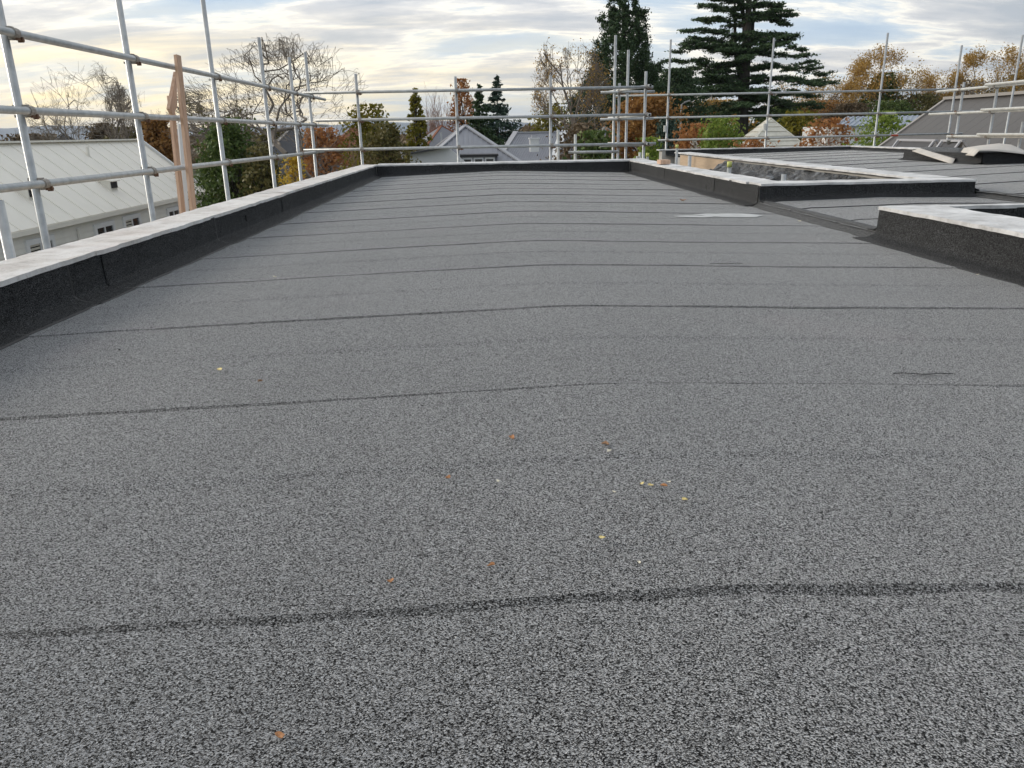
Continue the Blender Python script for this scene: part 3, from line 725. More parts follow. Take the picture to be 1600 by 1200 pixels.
# tube stubs standing in the well, capped in yellow
for k, (px, py, yd, cap, lb) in enumerate(((1078, 243, 11.2, 0, 'bare tube stub in front of the ply lining of the well'), (1140, 254, 9.2, 1, 'yellow capped tube stub beside the crumpled polythene'), (1225, 272, 7.75, 0, 'bare tube stub at the near end of the well'),
        (1058, 227, 15.5, 1, 'yellow capped tube stub beyond the far end of the well coping'), (1012, 240, 14.4, 1, 'yellow capped tube stub behind the far right corner of the parapet'))):
    P = at(px, py, y=yd)
    r_ = empty('scaffold_tube_stub', (P.x, yd, GZ), lb, 'scaffold tube', 'tube stubs')
    under(MB().ring((P.x, yd, GZ), (P.x, yd, P.z), TR, TR*.84, 14, .08, 0, 1).build('tube', ['galv', 'dark_hole'], None, True), r_)
    if cap: under(MB().ring((P.x, yd, P.z-.05), (P.x, yd, P.z+.012), TR+.004, .004, 14, .004).build('cap', 'tape', None, True), r_)

# ------------------------------------------------------------------ timbers leaning on the left guard rail
def plank(name, a, b, w, t, label, face=(1, -.55, 0), notch=False):
    a, b = Vector(a), Vector(b); d = (b-a).normalized(); f = Vector(face).normalized(); s = d.cross(f).normalized(); f = s.cross(d)
    m = MB()
    if notch:      # splayed cut end
        pts = [(-w/2, 0), (w/2, 0), (w/2, 1), (-w/2*.1, 1), (-w/2, .86)]
    else: pts = [(-w/2, 0), (w/2, 0), (w/2, .998), (-w/2, 1)]
    Ln = (b-a).length
    vs = [a + s*x + d*(y*Ln) + f*q for q in (-t/2, t/2) for x, y in pts]; k = len(pts)
    m.add(vs, [tuple(range(k-1, -1, -1)), tuple(range(k, 2*k))] + [(i, (i+1) % k, k+(i+1) % k, k+i) for i in range(k)])
    return tag(m.build(name, 'timber'), label, 'timber', 'timbers standing at the left guard rail')
XT = -2.78
A, B = at(302, 330, x=XT), at(277, 86, x=XT)
d = (A-B).normalized(); plank('timber_length', A+d*((A.z-LZ)/-d.z), B, .05, .038, 'tall pinkish sawn timber standing against the top left guard rail')
A, B = at(285, 330, x=XT-.20), at(266, 150, x=XT-.20)
d = (A-B).normalized(); plank('timber_length', A+d*((A.z-LZ)/-d.z), B, .048, .036, 'shorter pinkish timber standing behind the tall one')
XB = XT-.09
A, B = at(270, 178, x=XB), at(277, 108, x=XB)
q = [at(276, 112, x=XB), at(265, 170, x=XB), at(271, 179, x=XB), at(277, 168, x=XB)]
tag(MB().slab([p for p in q], .03).build('timber_wedge', 'timber'), 'thin tapered timber offcut wedged behind the top of the tall timber', 'timber', 'timbers standing at the left guard rail')
A, B = at(291, 330, x=XT-.28), at(281, 194, x=XT-.28); d = (A-B).normalized()
o = plank('board', A+d*((A.z-LZ)/-d.z), B, .05, .02, 'grey white board standing between the two pinkish timbers'); o.data.materials.clear(); o.data.materials.append(MATS['white_paint']); o['category'] = 'board'

# ------------------------------------------------------------------ houses
# the long pale weatherboard house on the left
HW = -14.16                                            # its wall face
HX, HZ, HY0, HY1 = -14.0, -1.95, 12.0, 40.5
RXH, RZH = -17.0, .55
hs = empty('weatherboard_house', (-17, 26, GZ), 'long pale weatherboard house with cream metal roof below the left guard rail', 'house')
def hp(o): return under(o, hs)
sl_ = Vector((RXH-HX, 0, RZH-HZ)); sl_n = Vector((-sl_.z, 0, sl_.x)).normalized()
if sl_n.z < 0: sl_n = -sl_n
nsh = 26; wsh = (HY1-HY0)/nsh
for k in range(nsh):                                   # roof sheets with an upturned seam each
    y0, y1 = HY0+k*wsh+.006, HY0+(k+1)*wsh-.006; m = MB()
    a, b = Vector((HX+.25, 0, HZ-.02)) - sl_.normalized()*.0, Vector((RXH, 0, RZH))
    a = Vector((HX, 0, HZ))
    m.slab([(a.x, y0, a.z), (a.x, y1, a.z), (b.x, y1, b.z), (b.x, y0, b.z)], .03)
    p0, p1 = Vector((a.x, y1-.01, a.z))+sl_n*.02, Vector((b.x, y1-.01, b.z))+sl_n*.02
    m.bar(p0-sl_n*.012, p1-sl_n*.012, .03, .03, tuple(sl_n)); hp(m.build('roof_sheet', 'house_roof'))
m = MB(); bx = 2*RXH-HX; m.slab([(RXH, HY0, RZH), (RXH, HY1, RZH), (bx-.28, HY1, HZ-.2), (bx-.28, HY0, HZ-.2)], .03); hp(m.build('roof_back', 'house_roof'))
m = MB(); m.bar((RXH, HY0-.1, RZH+.04), (RXH, HY1+.15, RZH+.04), .34, .07); hp(m.build('ridge_cap', 'house_roof'))
m = MB(); m.bar((HX+.02, HY1+.12, HZ-.02), (RXH, HY1+.12, RZH+.05), .13, .20, tuple(sl_n)); m.bar((bx-.02, HY1+.12, HZ-.02), (RXH, HY1+.12, RZH+.05), .13, .20, (0, 1, 0)); hp(m.build('barge_board', 'white_paint'))
m = MB(); m.bar((HX-.03, HY0, HZ-.10), (HX-.03, HY1+.1, HZ-.10), .13, .15); hp(m.build('gutter', 'house_roof'))
m = MB(); m.box((HW-.1, HY0, GZ), (HW-.02, HY1, HZ-.32)); m.box((bx, HY0, GZ), (bx+.1, HY1, HZ-.1)); m.add([(HW-.02, HY1-.02, GZ), (bx, HY1-.02, GZ), (bx, HY1-.02, HZ-.1), (RXH, HY1-.02, RZH-.05), (HW-.02, HY1-.02, HZ-.35)], [(0, 1, 2, 3, 4)]); hp(m.build('wall', 'house_wall'))
zb = HZ-.20; k = 0
while zb > GZ+.1:
    m = MB(); m.add([(HW-.02, HY0, zb-.17), (HW+.022, HY0, zb-.17), (HW-.005, HY0, zb), (HW-.02, HY0, zb), (HW-.02, HY1, zb-.17), (HW+.022, HY1, zb-.17), (HW-.005, HY1, zb), (HW-.02, HY1, zb)], [(0, 1, 2, 3), (7, 6, 5, 4), (0, 4, 5, 1), (1, 5, 6, 2), (2, 6, 7, 3)]); hp(m.build('weatherboard', 'house_wall')); zb -= .172
for (a, b, zt, shut) in ((24.35, 26.0, -2.30, 1), (28.75, 30.35, -2.30, 0), (31.1, 32.7, -2.26, 1), (35.5, 37, -2.36, 0)):
    X = HW+.03
    m = MB(); t = .17
    m.box((X-.04, a, zt-1.25), (X+.04, a+t, zt)); m.box((X-.04, b-t, zt-1.25), (X+.04, b, zt)); m.box((X-.04, a+t, zt-t), (X+.04, b-t, zt)); m.box((X-.04, a+t, zt-1.25), (X+.05, b-t, zt-1.25+t)); m.box((X-.04, (a+b)/2-.03, zt-1.25+t), (X+.03, (a+b)/2+.03, zt-t))
    f = hp(m.build('window', 'white_paint'))
    MB().box((X-.045, a+t, zt-1.25+t), (X-.005, b-t, zt-t)).build('pane', 'glass', f)
    if shut:
        for q in range(9):
            zz = zt-.2-q*.11; m = MB(); m.box((X-.004, a+t+.05, zz-.035), (X+.006, (a+b)/2-.06, zz+.035)); m.build('shutter_slat', 'cream_wall', f)
m = MB(); m.bar((HW+.06, 27.6, HZ-.35), (HW+.06, 27.6, GZ), .08, .08, (1, 0, 0)); hp(m.build('downpipe', 'house_wall'))
for (px, py) in ((45, 306), (172, 293)):             # dark roof vents
    X = HX-.9; zv = HZ+.9*(RZH-HZ)/abs(RXH-HX); P = at(px, py, x=X); X = X; Yv = P.y
    t_ = (P.z-HZ)/(RZH-HZ); X = HX-abs(RXH-HX)*t_; P = at(px, py, x=X); t_ = (P.z-HZ)/(RZH-HZ); X = HX-abs(RXH-HX)*t_; P = at(px, py, x=X); zr_ = HZ+(RZH-HZ)*(HX-X)/abs(RXH-HX)
    m = MB(); m.box((X-.22, P.y-.28, zr_-.15), (X+.16, P.y+.28, zr_+.30), 0); m.box((X+.161, P.y-.24, zr_-.02), (X+.20, P.y+.24, zr_+.22), 1); m.bar((X-.30, P.y, zr_+.34), (X+.28, P.y, zr_+.25), .66, .04, (0, 0, 1), 0)
    hp(m.build('roof_vent', ['house_roof', 'dark_frame']))
P = at(140, 252, x=-16.3); hp(MB().ring((-16.3, P.y, -.2), (-16.3, P.y, .35), .06, .04, 10).build('vent_pipe', 'house_roof'))

def hip_quad(m, pts, th=.06): m.slab(pts, th)
def ribs_on(parent, under_root, A, B, Cc, D, n, matn, w=.04, h=.04, name='roof_rib'):
    """ribs running from eave edge A-B up to the upper edge D-Cc, each its own part"""
    A, B, Cc, D = map(Vector, (A, B, Cc, D)); nm = (B-A).cross(D-A).normalized()
    for k in range(n):
        t = (k+.5)/n; p0, p1 = A.lerp(B, t), D.lerp(Cc, t)
        if (p1-p0).length < .15: continue
        under(MB().bar(p0+nm*.01, p1+nm*.01, w, h, tuple(nm)).build(name, matn), under_root)
# grey pyramid-roofed house straight ahead
ph = empty('hip_roof_house', (0, 36, GZ), 'grey ribbed hip roofed house with a strip of dormer windows beyond the far parapet', 'house')
zb = -3.2; AP = at(727, 197, y=36.5)
FL, FR = at(560, 345, y=31.5), at(935, 330, y=31.5); zb = (FL.z+FR.z)/2; FL.z = FR.z = zb
BR, BL = Vector((2*AP.x-FL.x+.5, 41.5, zb)), Vector((2*AP.x-FR.x, 41.5, zb))
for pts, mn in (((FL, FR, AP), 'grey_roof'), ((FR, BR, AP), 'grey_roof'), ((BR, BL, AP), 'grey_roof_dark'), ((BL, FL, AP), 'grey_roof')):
    under(MB().slab(pts, .05).build('roof_plane', mn), ph)
for q in (FL, FR, BL, BR): under(MB().bar(q, AP+Vector((0, 0, .04)), .22, .06).build('hip_cap', 'roof_cap'), ph)
def tri_ribs(A, B, C, n, root, mn, w=.035, h=.05):
    A, B, C = map(Vector, (A, B, C)); e = (B-A); nm = e.cross(C-A).normalized(); eu = e.normalized(); tc_ = (C-A).dot(eu)/e.length; up = (C-A)-eu*((C-A).dot(eu))
    for k in range(1, n):
        t = k/n; hgt = t/tc_ if t < tc_ else (1-t)/(1-tc_)
        p0 = A+e*t; p1 = p0+up*(hgt*.98)
        under(MB().bar(p0+nm*.012, p1+nm*.012, w, h, tuple(nm)).build('roof_rib', mn), root)
tri_ribs(FL, FR, AP, 46, ph, 'grey_roof'); tri_ribs(BL, FL, AP, 20, ph, 'grey_roof')
m = MB(); m.box((FL.x+.4, 32, GZ), (FR.x-.4, 41, zb+.02)); under(m.build('wall', 'cream_wall'), ph)
d0, d1 = at(704, 243, y=33.6), at(774, 242, y=33.6)
dz1 = d0.z; dm = MB(); dm.box((d0.x, 33.62, dz1-1.0), (d1.x, 35.6, dz1-.05)); dor = under(dm.build('dormer', 'grey_roof'), ph)
MB().box((d0.x-.15, 33.45, dz1-.05), (d1.x+.12, 35.7, dz1+.02)).build('dormer_roof', 'dark_frame', dor)
for k in range(4):
    a = d0.x+.02+(d1.x-d0.x)*k/4; b = d0.x-.03+(d1.x-d0.x)*(k+1)/4; m = MB()
    for q in (((a, 33.56, dz1-.85), (a+.06, 33.62, dz1-.1)), ((b-.06, 33.56, dz1-.85), (b, 33.62, dz1-.1)), ((a+.06, 33.56, dz1-.17), (b-.06, 33.62, dz1-.1)), ((a+.06, 33.56, dz1-.85), (b-.06, 33.62, dz1-.78))): m.box(*q)
    MB().box((a+.06, 33.59, dz1-.78), (b-.06, 33.615, dz1-.17)).build('pane', 'glass', under(m.build('window', 'white_paint'), ph))
P = at(690, 226, y=38); under(MB().bar((P.x, 38, P.z-.2), (P.x, 38, P.z+.55), .08, .08, (0, 1, 0)).build('flue', 'galv'), ph)
# white gabled annex at its left
an = empty('annex', (-3.4, 33, GZ), 'white walled annex with a low slate roof left of the grey hip roof', 'house')
a, b, c_ = at(640, 262, y=33), at(640, 240, y=33), at(702, 231, y=33)
m = MB(); m.slab([(a.x, 33, GZ), (c_.x+1.0, 33, GZ), (c_.x+1.0, 33, c_.z-.9), (c_.x, 33, c_.z), (b.x, 33, b.z)], .15); under(m.build('wall', 'white_paint'), an)
m = MB(); m.bar((b.x-.2, 33, b.z-.02), (c_.x, 33, c_.z+.05), .6, .07, (0, 0, 1)); m.slab([(b.x-.2, 32.85, b.z), (c_.x, 32.85, c_.z+.06), (c_.x, 36, c_.z+.06), (b.x-.2, 36, b.z)], .06); under(m.build('roof', 'slate'), an)
# second grey house, right of it
h2 = empty('gable_house', (4, 45, GZ), 'grey ribbed roof house with a white chimney right of the hip roof', 'house')
Yr, Ye2 = 48, 42.5
r0, r1 = at(806, 207, y=Yr), at(881, 203.5, y=Yr); e0, e1 = at(735, 285, y=Ye2), at(838, 262, y=Ye2)
r1.z = r0.z; e0.z = e1.z = -3.0
under(MB().slab([e0, e1, r1, r0], .06).build('roof_plane', 'grey_roof'), h2)
ribs_on(None, h2, e0, e1, r1, r0, 22, 'grey_roof', .04, .05)
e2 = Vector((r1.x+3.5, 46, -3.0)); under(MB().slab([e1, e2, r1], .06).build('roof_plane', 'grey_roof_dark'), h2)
under(MB().bar(e1, r1+Vector((0, 0, .05)), .45, .08).build('hip_cap', 'white_paint'), h2); under(MB().bar(r0, r1, .3, .08).build('ridge_cap', 'roof_cap'), h2)
under(MB().bar(e0, r0+Vector((0, 0, .05)), .3, .08).build('barge_board', 'roof_cap'), h2)
under(MB().box((e0.x+.5, Ye2+.4, GZ), (e1.x-.2, Yr+3, -3.0)).build('wall', 'cream_wall'), h2)
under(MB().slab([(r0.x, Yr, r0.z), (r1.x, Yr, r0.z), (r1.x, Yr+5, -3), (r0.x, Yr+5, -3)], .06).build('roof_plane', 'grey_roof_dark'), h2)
P = at(835, 228, y=43.6); ch = under(MB().box((P.x-.24, 43.4, P.z-.3), (P.x+.24, 44.0, P.z+.35)).build('chimney', 'white_paint'), h2); MB().box((P.x-.29, 43.35, P.z+.351), (P.x+.29, 44.05, P.z+.42)).build('chimney_cap', 'white_paint', ch); MB().box((P.x-.15, 43.5, P.z+.42), (P.x+.15, 43.9, P.z+.56)).build('chimney_pot', 'roof_cap', ch)
# pyramid shingle roof
def pyramid(name, apx, apy, Y, half, zb, mn, label, cap='brown_cap', rows=0, wallm='cream_wall', rot=0.0):
    A = at(apx, apy, y=Y); r_ = empty(name, (A.x, Y, GZ), label, 'house')
    cs = [Vector((A.x+half*math.sqrt(2)*math.cos(R(45)+rot+i*math.pi/2), Y+half*math.sqrt(2)*math.sin(R(45)+rot+i*math.pi/2), zb)) for i in range(4)]
    for i in range(4):
        a, b = cs[i], cs[(i+1) % 4]
        if rows:                                     # courses of shingles, one part per course
            for k in range(rows):
                t0, t1 = k/rows, min(1, (k+1.25)/rows); q = [a.lerp(A, t0), b.lerp(A, t0), b.lerp(A, t1), a.lerp(A, t1)]; nm = (b-a).cross(A-a).normalized()
                q[0] += nm*.05; q[1] += nm*.05
                under(MB().slab(q if t1 < 1 else q[:2]+[A], .03).build('shingle_course', mn), r_)
        else: under(MB().slab([a, b, A], .06).build('roof_plane', mn), r_)
        under(MB().bar(a, A, .16, .06).build('hip_cap', cap), r_)
    h_ = half*.92; under(MB().box((A.x-h_, Y-h_, GZ), (A.x+h_, Y+h_, zb+.02)).build('wall', wallm), r_)
    return r_
pyramid('shingle_roof_house', 1203, 184, 46, 3.4, -2.2, 'shingle', 'pale shingle pyramid roof below the cedar', 'shingle', rows=13)
pyramid('slate_roof_house', 455, 200, 52, 4.5, -2.6, 'slate', 'dark slate roof seen through the contorted bare tree', 'brown_cap', wallm='brick', rot=.3)
pyramid('red_brick_house', 552, 198, 60, 5, -2.6, 'tile_red', 'red tiled roof behind the contorted bare tree on its right', 'tile_red', wallm='white_paint', rot=.2)
pyramid('far_slate_house', 98, 208, 66, 4.2, -2.4, 'slate', 'dark far roof behind the ridge of the pale weatherboard house', 'slate', wallm='white_paint', rot=.7)
pyramid('far_cream_house', 800, 200, 70, 5, -2.6, 'flash', 'cream roofed house behind the dark conifer pair', 'flash')
pyramid('purple_slate_house', 690, 196, 60, 5.0, -2.4, 'grey_roof_dark', 'dusky slate roof behind the grey hip roof left side', 'tile_red', rot=.4)
pyramid('dusk_grey_house', 945, 198, 62, 4.6, -2.5, 'grey_roof_dark', 'low dusky roof half hidden beside the big cypress', 'brown_cap', rot=.2)
# long low building with blue ribbed roof
lb_ = empty('low_long_building', (30, 52, GZ), 'low cream building with a blue grey ribbed roof behind the red leaved tree', 'building')
a, b = at(1300, 197, y=52), at(1440, 195, y=52); c_, d_ = at(1445, 180, y=55), at(1322, 183, y=55)
for q in (a, b): q.z = (a.z+b.z)/2
c_.z = d_.z = (c_.z+d_.z)/2
under(MB().slab([a, b, c_, d_], .06).build('roof_plane', 'blue_roof'), lb_); ribs_on(None, lb_, a, b, c_, d_, 16, 'blue_roof', .1, .06)
under(MB().slab([d_, c_, c_+Vector((0, 4, -2)), d_+Vector((0, 4, -2))], .06).build('roof_plane', 'blue_roof'), lb_)
under(MB().box((a.x+.1, 52.15, GZ), (b.x-.1, 57, a.z-.02)).build('wall', 'white_paint'), lb_)
# big standing-seam roof at the right
rh = empty('standing_seam_house', (18, 20, GZ), 'large brown grey standing seam roof at the right edge of the picture', 'house')
R0 = at(1484, 155, y=30); RXR, RZR = R0.x, R0.z; EXR, EZR = RXR-4.0, RZR-2.85
sn = Vector((-(RZR-EZR), 0, RXR-EXR)).normalized()
nsm = 36; y0_, y1_ = 30.0, 9.0
for k in range(nsm):                                     # roof pans, each with its upstanding seam
    ya, yb = y0_+(y1_-y0_)*k/nsm, y0_+(y1_-y0_)*(k+1)/nsm; m = MB()
    m.slab([(EXR, ya-.004, EZR), (RXR, ya-.004, RZR), (RXR, yb+.004, RZR), (EXR, yb+.004, EZR)], .05)
    m.bar(Vector((EXR, yb+.02, EZR))+sn*.015, Vector((RXR, yb+.02, RZR))+sn*.015, .03, .05, tuple(sn))
    under(m.build('roof_pan', 'brown_roof'), rh)
under(MB().slab([(RXR, y0_, RZR), (RXR+4, y0_, EZR), (RXR+4, y1_, EZR), (RXR, y1_, RZR)], .05).build('roof_back', 'brown_roof'), rh)
under(MB().bar((RXR, y0_+.1, RZR+.04), (RXR, y1_, RZR+.04), .42, .10).build('ridge_cap', 'brown_cap'), rh)
under(MB().bar((EXR, y0_+.06, EZR+.02), (RXR, y0_+.06, RZR+.03), .16, .16, tuple(sn)).build('barge_board', 'brown_cap'), rh)
under(MB().bar((EXR-.06, y0_, EZR-.06), (EXR-.06, y1_, EZR-.06), .14, .12).build('gutter', 'cream_wall'), rh)
m = MB(); m.box((EXR+.3, y1_, GZ), (RXR+3.7, y0_-.3, EZR)); m.add([(EXR+.3, y0_-.29, EZR-.1), (RXR+3.7, y0_-.29, EZR-.1), (RXR, y0_-.29, RZR-.1)], [(0, 1, 2)]); under(m.build('wall', 'cream_wall'), rh)
# street lamp near the cedar
P = at(1065, 163, y=58); lp = empty('street_lamp', (P.x, 58, GZ), 'slim grey street lamp in front of the dark yew left of the cedar', 'street lamp')
under(MB().ring((P.x, 58, GZ), (P.x, 58, P.z), .06, .04, 8).build('pole', 'pole'), lp); under(MB().bar((P.x, 58, P.z), (P.x+.35, 58, P.z+.18), .05, .05).bar((P.x+.2, 58, P.z+.14), (P.x+.6, 58, P.z+.26), .14, .08).build('lamp_head', 'pole'), lp)

# ------------------------------------------------------------------ vegetation
def tubes_np(segs, sides):
    """segs: array (n,8) p0 p1 r0 r1 -> verts, quad faces"""
    s = np.asarray(segs, dtype=np.float64); p0, p1, r0, r1 = s[:, :3], s[:, 3:6], s[:, 6], s[:, 7]
    d = p1-p0; d /= np.linalg.norm(d, axis=1, keepdims=True)+1e-9
    ref = np.where(np.abs(d[:, 2:3]) > .9, np.array([[1., 0, 0]]), np.array([[0., 0, 1.]]))
    u = np.cross(d, ref); u /= np.linalg.norm(u, axis=1, keepdims=True)+1e-9; v = np.cross(d, u)
    a = np.arange(sides)*2*np.pi/sides
    ring = u[:, None, :]*np.cos(a)[None, :, None] + v[:, None, :]*np.sin(a)[None, :, None]
    V = np.concatenate([p0[:, None, :]+ring*r0[:, None, None], p1[:, None, :]+ring*r1[:, None, None]], axis=1).reshape(-1, 3)
    i = np.arange(sides); f = np.stack([i, (i+1) % sides, sides+(i+1) % sides, sides+i], axis=1)
    Fc = (f[None]+(np.arange(len(s))*2*sides)[:, None, None]).reshape(-1, 4)
    return V, Fc
def leaves_np(rng, C, size, aspect=1.7, flat=0.0):
    n = len(C); a = rng.normal(size=(n, 3)); a[:, 2] *= (1-flat)
    a /= np.linalg.norm(a, axis=1, keepdims=True)+1e-9
    b = rng.normal(size=(n, 3)); b[:, 2] *= (1-flat); b -= a*np.sum(a*b, axis=1, keepdims=True); b /= np.linalg.norm(b, axis=1, keepdims=True)+1e-9
    sz = size*rng.uniform(.55, 1.35, n)[:, None]
    V = np.stack([C-a*sz*aspect*.5, C-b*sz*.45+a*sz*.1, C+a*sz*aspect*.5, C+b*sz*.45+a*sz*.1], axis=1).reshape(-1, 3)
    return V, np.arange(n*4).reshape(-1, 4)
def grow(seed, levels=5, nch=(4, 4, 4, 4, 3), spread=(35, 45, 45, 50, 50), ratio=(.7, .65, .62, .6, .6), wig=.12, up=.12, fork=.25, r0=.035, trunk=.3, nseg=(5, 5, 4, 4, 3, 2), rexp=.52, minr=.0013):
    rng = random.Random(seed); segs = []; tips = []
    def branch(p, d, ln, r, lv):
        k = nseg[min(lv, len(nseg)-1)]; pts = [p]; q = p.copy(); dd = d.copy()
        for i in range(k):
            w_ = Vector((rng.gauss(0, 1), rng.gauss(0, 1), rng.gauss(0, 1)))*wig*(1 if lv else .4)
            dd = (dd+w_+Vector((0, 0, up))*(.6 if lv else .3)).normalized(); q2 = q+dd*(ln/k)
            ra, rb = r*(1-.5*i/k), r*(1-.5*(i+1)/k)
            segs.append((*q, *q2, max(ra, minr), max(rb, minr), lv)); q = q2; pts.append(q)
        if lv >= levels-1: tips.append(q); tips.append(pts[len(pts)//2]); return
        n = nch[min(lv, len(nch)-1)]
        for c in range(n):
            t = fork+(1-fork)*(c+rng.random()*.8)/n if c < n-1 else 1.0
            t = min(t, 1.0); x = t*k; i = min(int(x), k-1); pp = pts[i].lerp(pts[i+1], x-i); base = (pts[i+1]-pts[i]).normalized()
            an = R(spread[min(lv, len(spread)-1)])*rng.uniform(.55, 1.25)*(1 if c < n-1 else .45)
            ax = base.orthogonal().normalized(); ax.rotate(Matrix.Rotation(rng.uniform(0, 6.283), 3, base))
            nd = base.copy(); nd.rotate(Matrix.Rotation(an, 3, ax))
            branch(pp, nd, ln*ratio[min(lv, len(ratio)-1)]*rng.uniform(.75, 1.2), max(minr, r*rexp*rng.uniform(.8, 1.1)), lv+1)
    branch(Vector((0, 0, 0)), Vector((rng.uniform(-.05, .05), rng.uniform(-.05, .05), 1)).normalized(), trunk, r0, 0)
    return np.array(segs), np.array([tuple(t) for t in tips])
def fit(segs, tips, base, W, D, Ht, dome=0):
    if dome: W, D = W*1.3, D*1.3
    P = np.concatenate([segs[:, :3], segs[:, 3:6]]); lo, hi = np.percentile(P, 4 if dome else 1, axis=0), np.percentile(P, 96 if dome else 99, axis=0); zmax = np.percentile(P[:, 2], 93) if dome else P[:, 2].max()
    k = np.array([W/(hi[0]-lo[0]), D/(hi[1]-lo[1]), Ht/zmax]); c = np.array([(lo[0]+hi[0])/2*0, (lo[1]+hi[1])/2*0, 0])
    mid = np.array([(lo[0]+hi[0])/2, (lo[1]+hi[1])/2, 0]); b = np.array(base)
    tr = lambda q: (q-mid*np.clip(q[:, 2:3]/max(P[:, 2].max()*.6, 1e-6), 0, 1))*k+b
    if dome:                                              # outer twigs end on a rounded crown outline
        Wd, Dd = W/1.3, D/1.3; cc_ = np.array([b[0], b[1], GZ+Ht*(1-dome)]); rad = np.array([Wd/2, Dd/2, Ht*dome]); tr0 = tr
        def tr(q):
            o = tr0(q); h = (o-cc_)/rad; h[:, 2] = np.where(h[:, 2] < 0, h[:, 2]*.8, h[:, 2]); r = np.linalg.norm(h, axis=1)
            jit = .93+.10*np.sin(q[:, 0]*57+q[:, 1]*83+q[:, 2]*41)
            k2 = np.where((r > jit) & (o[:, 2] > GZ+Ht*.25), jit/np.maximum(r, 1e-6)+.10*(1-jit/np.maximum(r, 1e-6)), 1.0)
            return cc_+(o-cc_)*k2[:, None]
    s2 = segs.copy(); s2[:, :3] = tr(segs[:, :3]); s2[:, 3:6] = tr(segs[:, 3:6]); s2[:, 6:8] *= Ht
    return s2, tr(tips)
def wood(segs, root, barkm, tw=5):
    lv = segs[:, 8]
    big = segs[lv <= 1]; sm = segs[lv > 1]
    V, Fc = tubes_np(big[:, :8], 8); under(obj_from('trunk', V, Fc, barkm, None, True), root)
    if len(sm):
        V, Fc = tubes_np(sm[:, :8], 4); under(obj_from('branches', V, Fc, barkm, None, True), root)
def place(px, py_top, px_w, Y):
    T = at(px, py_top, y=Y); W = px_w*Y/F*1.0; return Vector((T.x, Y, GZ)), W, T.z-GZ
def decid(px, top, pw, Y, label, cat='tree', bark_='bark_grey', leaf=None, nleaf=0, lsize=.2, seed=1, group=None, name='bare_tree', spreadleaf=.35, topbias=0, dome=0, **kw):
    base, W, Ht = place(px, top, pw, Y)
    r_ = empty(name, base, label, cat, group)
    s, t = grow(seed, **kw); s, t = fit(s, t, base, W, W*.95, Ht, dome)
    wood(s, r_, bark_)
    if leaf:
        rng = np.random.default_rng(seed)
        if topbias: 
            pz = (t[:, 2]-GZ)/Ht; rr = np.sqrt(((t[:, 0]-base.x)/(W/2))**2+((t[:, 1]-base.y)/(W/2))**2+((pz-.5)/.5)**2); wgt = np.clip(pz-topbias, .01, 1)*np.clip(rr-.45, .01, 1.2)**2
        else: wgt = np.ones(len(t))
        idx = rng.choice(len(t), nleaf, p=wgt/wgt.sum()); C = t[idx]+rng.normal(size=(nleaf, 3))*W*spreadleaf*.1
        V, Fc = leaves_np(rng, C, lsize); under(obj_from('crown', V, Fc, leaf), r_)
    return r_
def lumpy(rng, n, shape, clumps, cs):
    """points in clumps on/in a unit envelope; shape(u,v)-> radius factor by height v"""
    v = rng.uniform(0, 1, clumps)**.9; a = rng.uniform(0, 2*np.pi, clumps); rr = np.sqrt(rng.uniform(.25, 1, clumps)); R_ = shape(v)*rr*(1+rng.normal(size=clumps)*.07)
    R_ = R_*(1+.16*np.sin(a*2.3+v*9+clumps)+.10*np.sin(a*5.1-v*17))
    cc = np.stack([R_*np.cos(a), R_*np.sin(a), v], axis=1)
    idx = rng.integers(0, clumps, n); return cc, idx
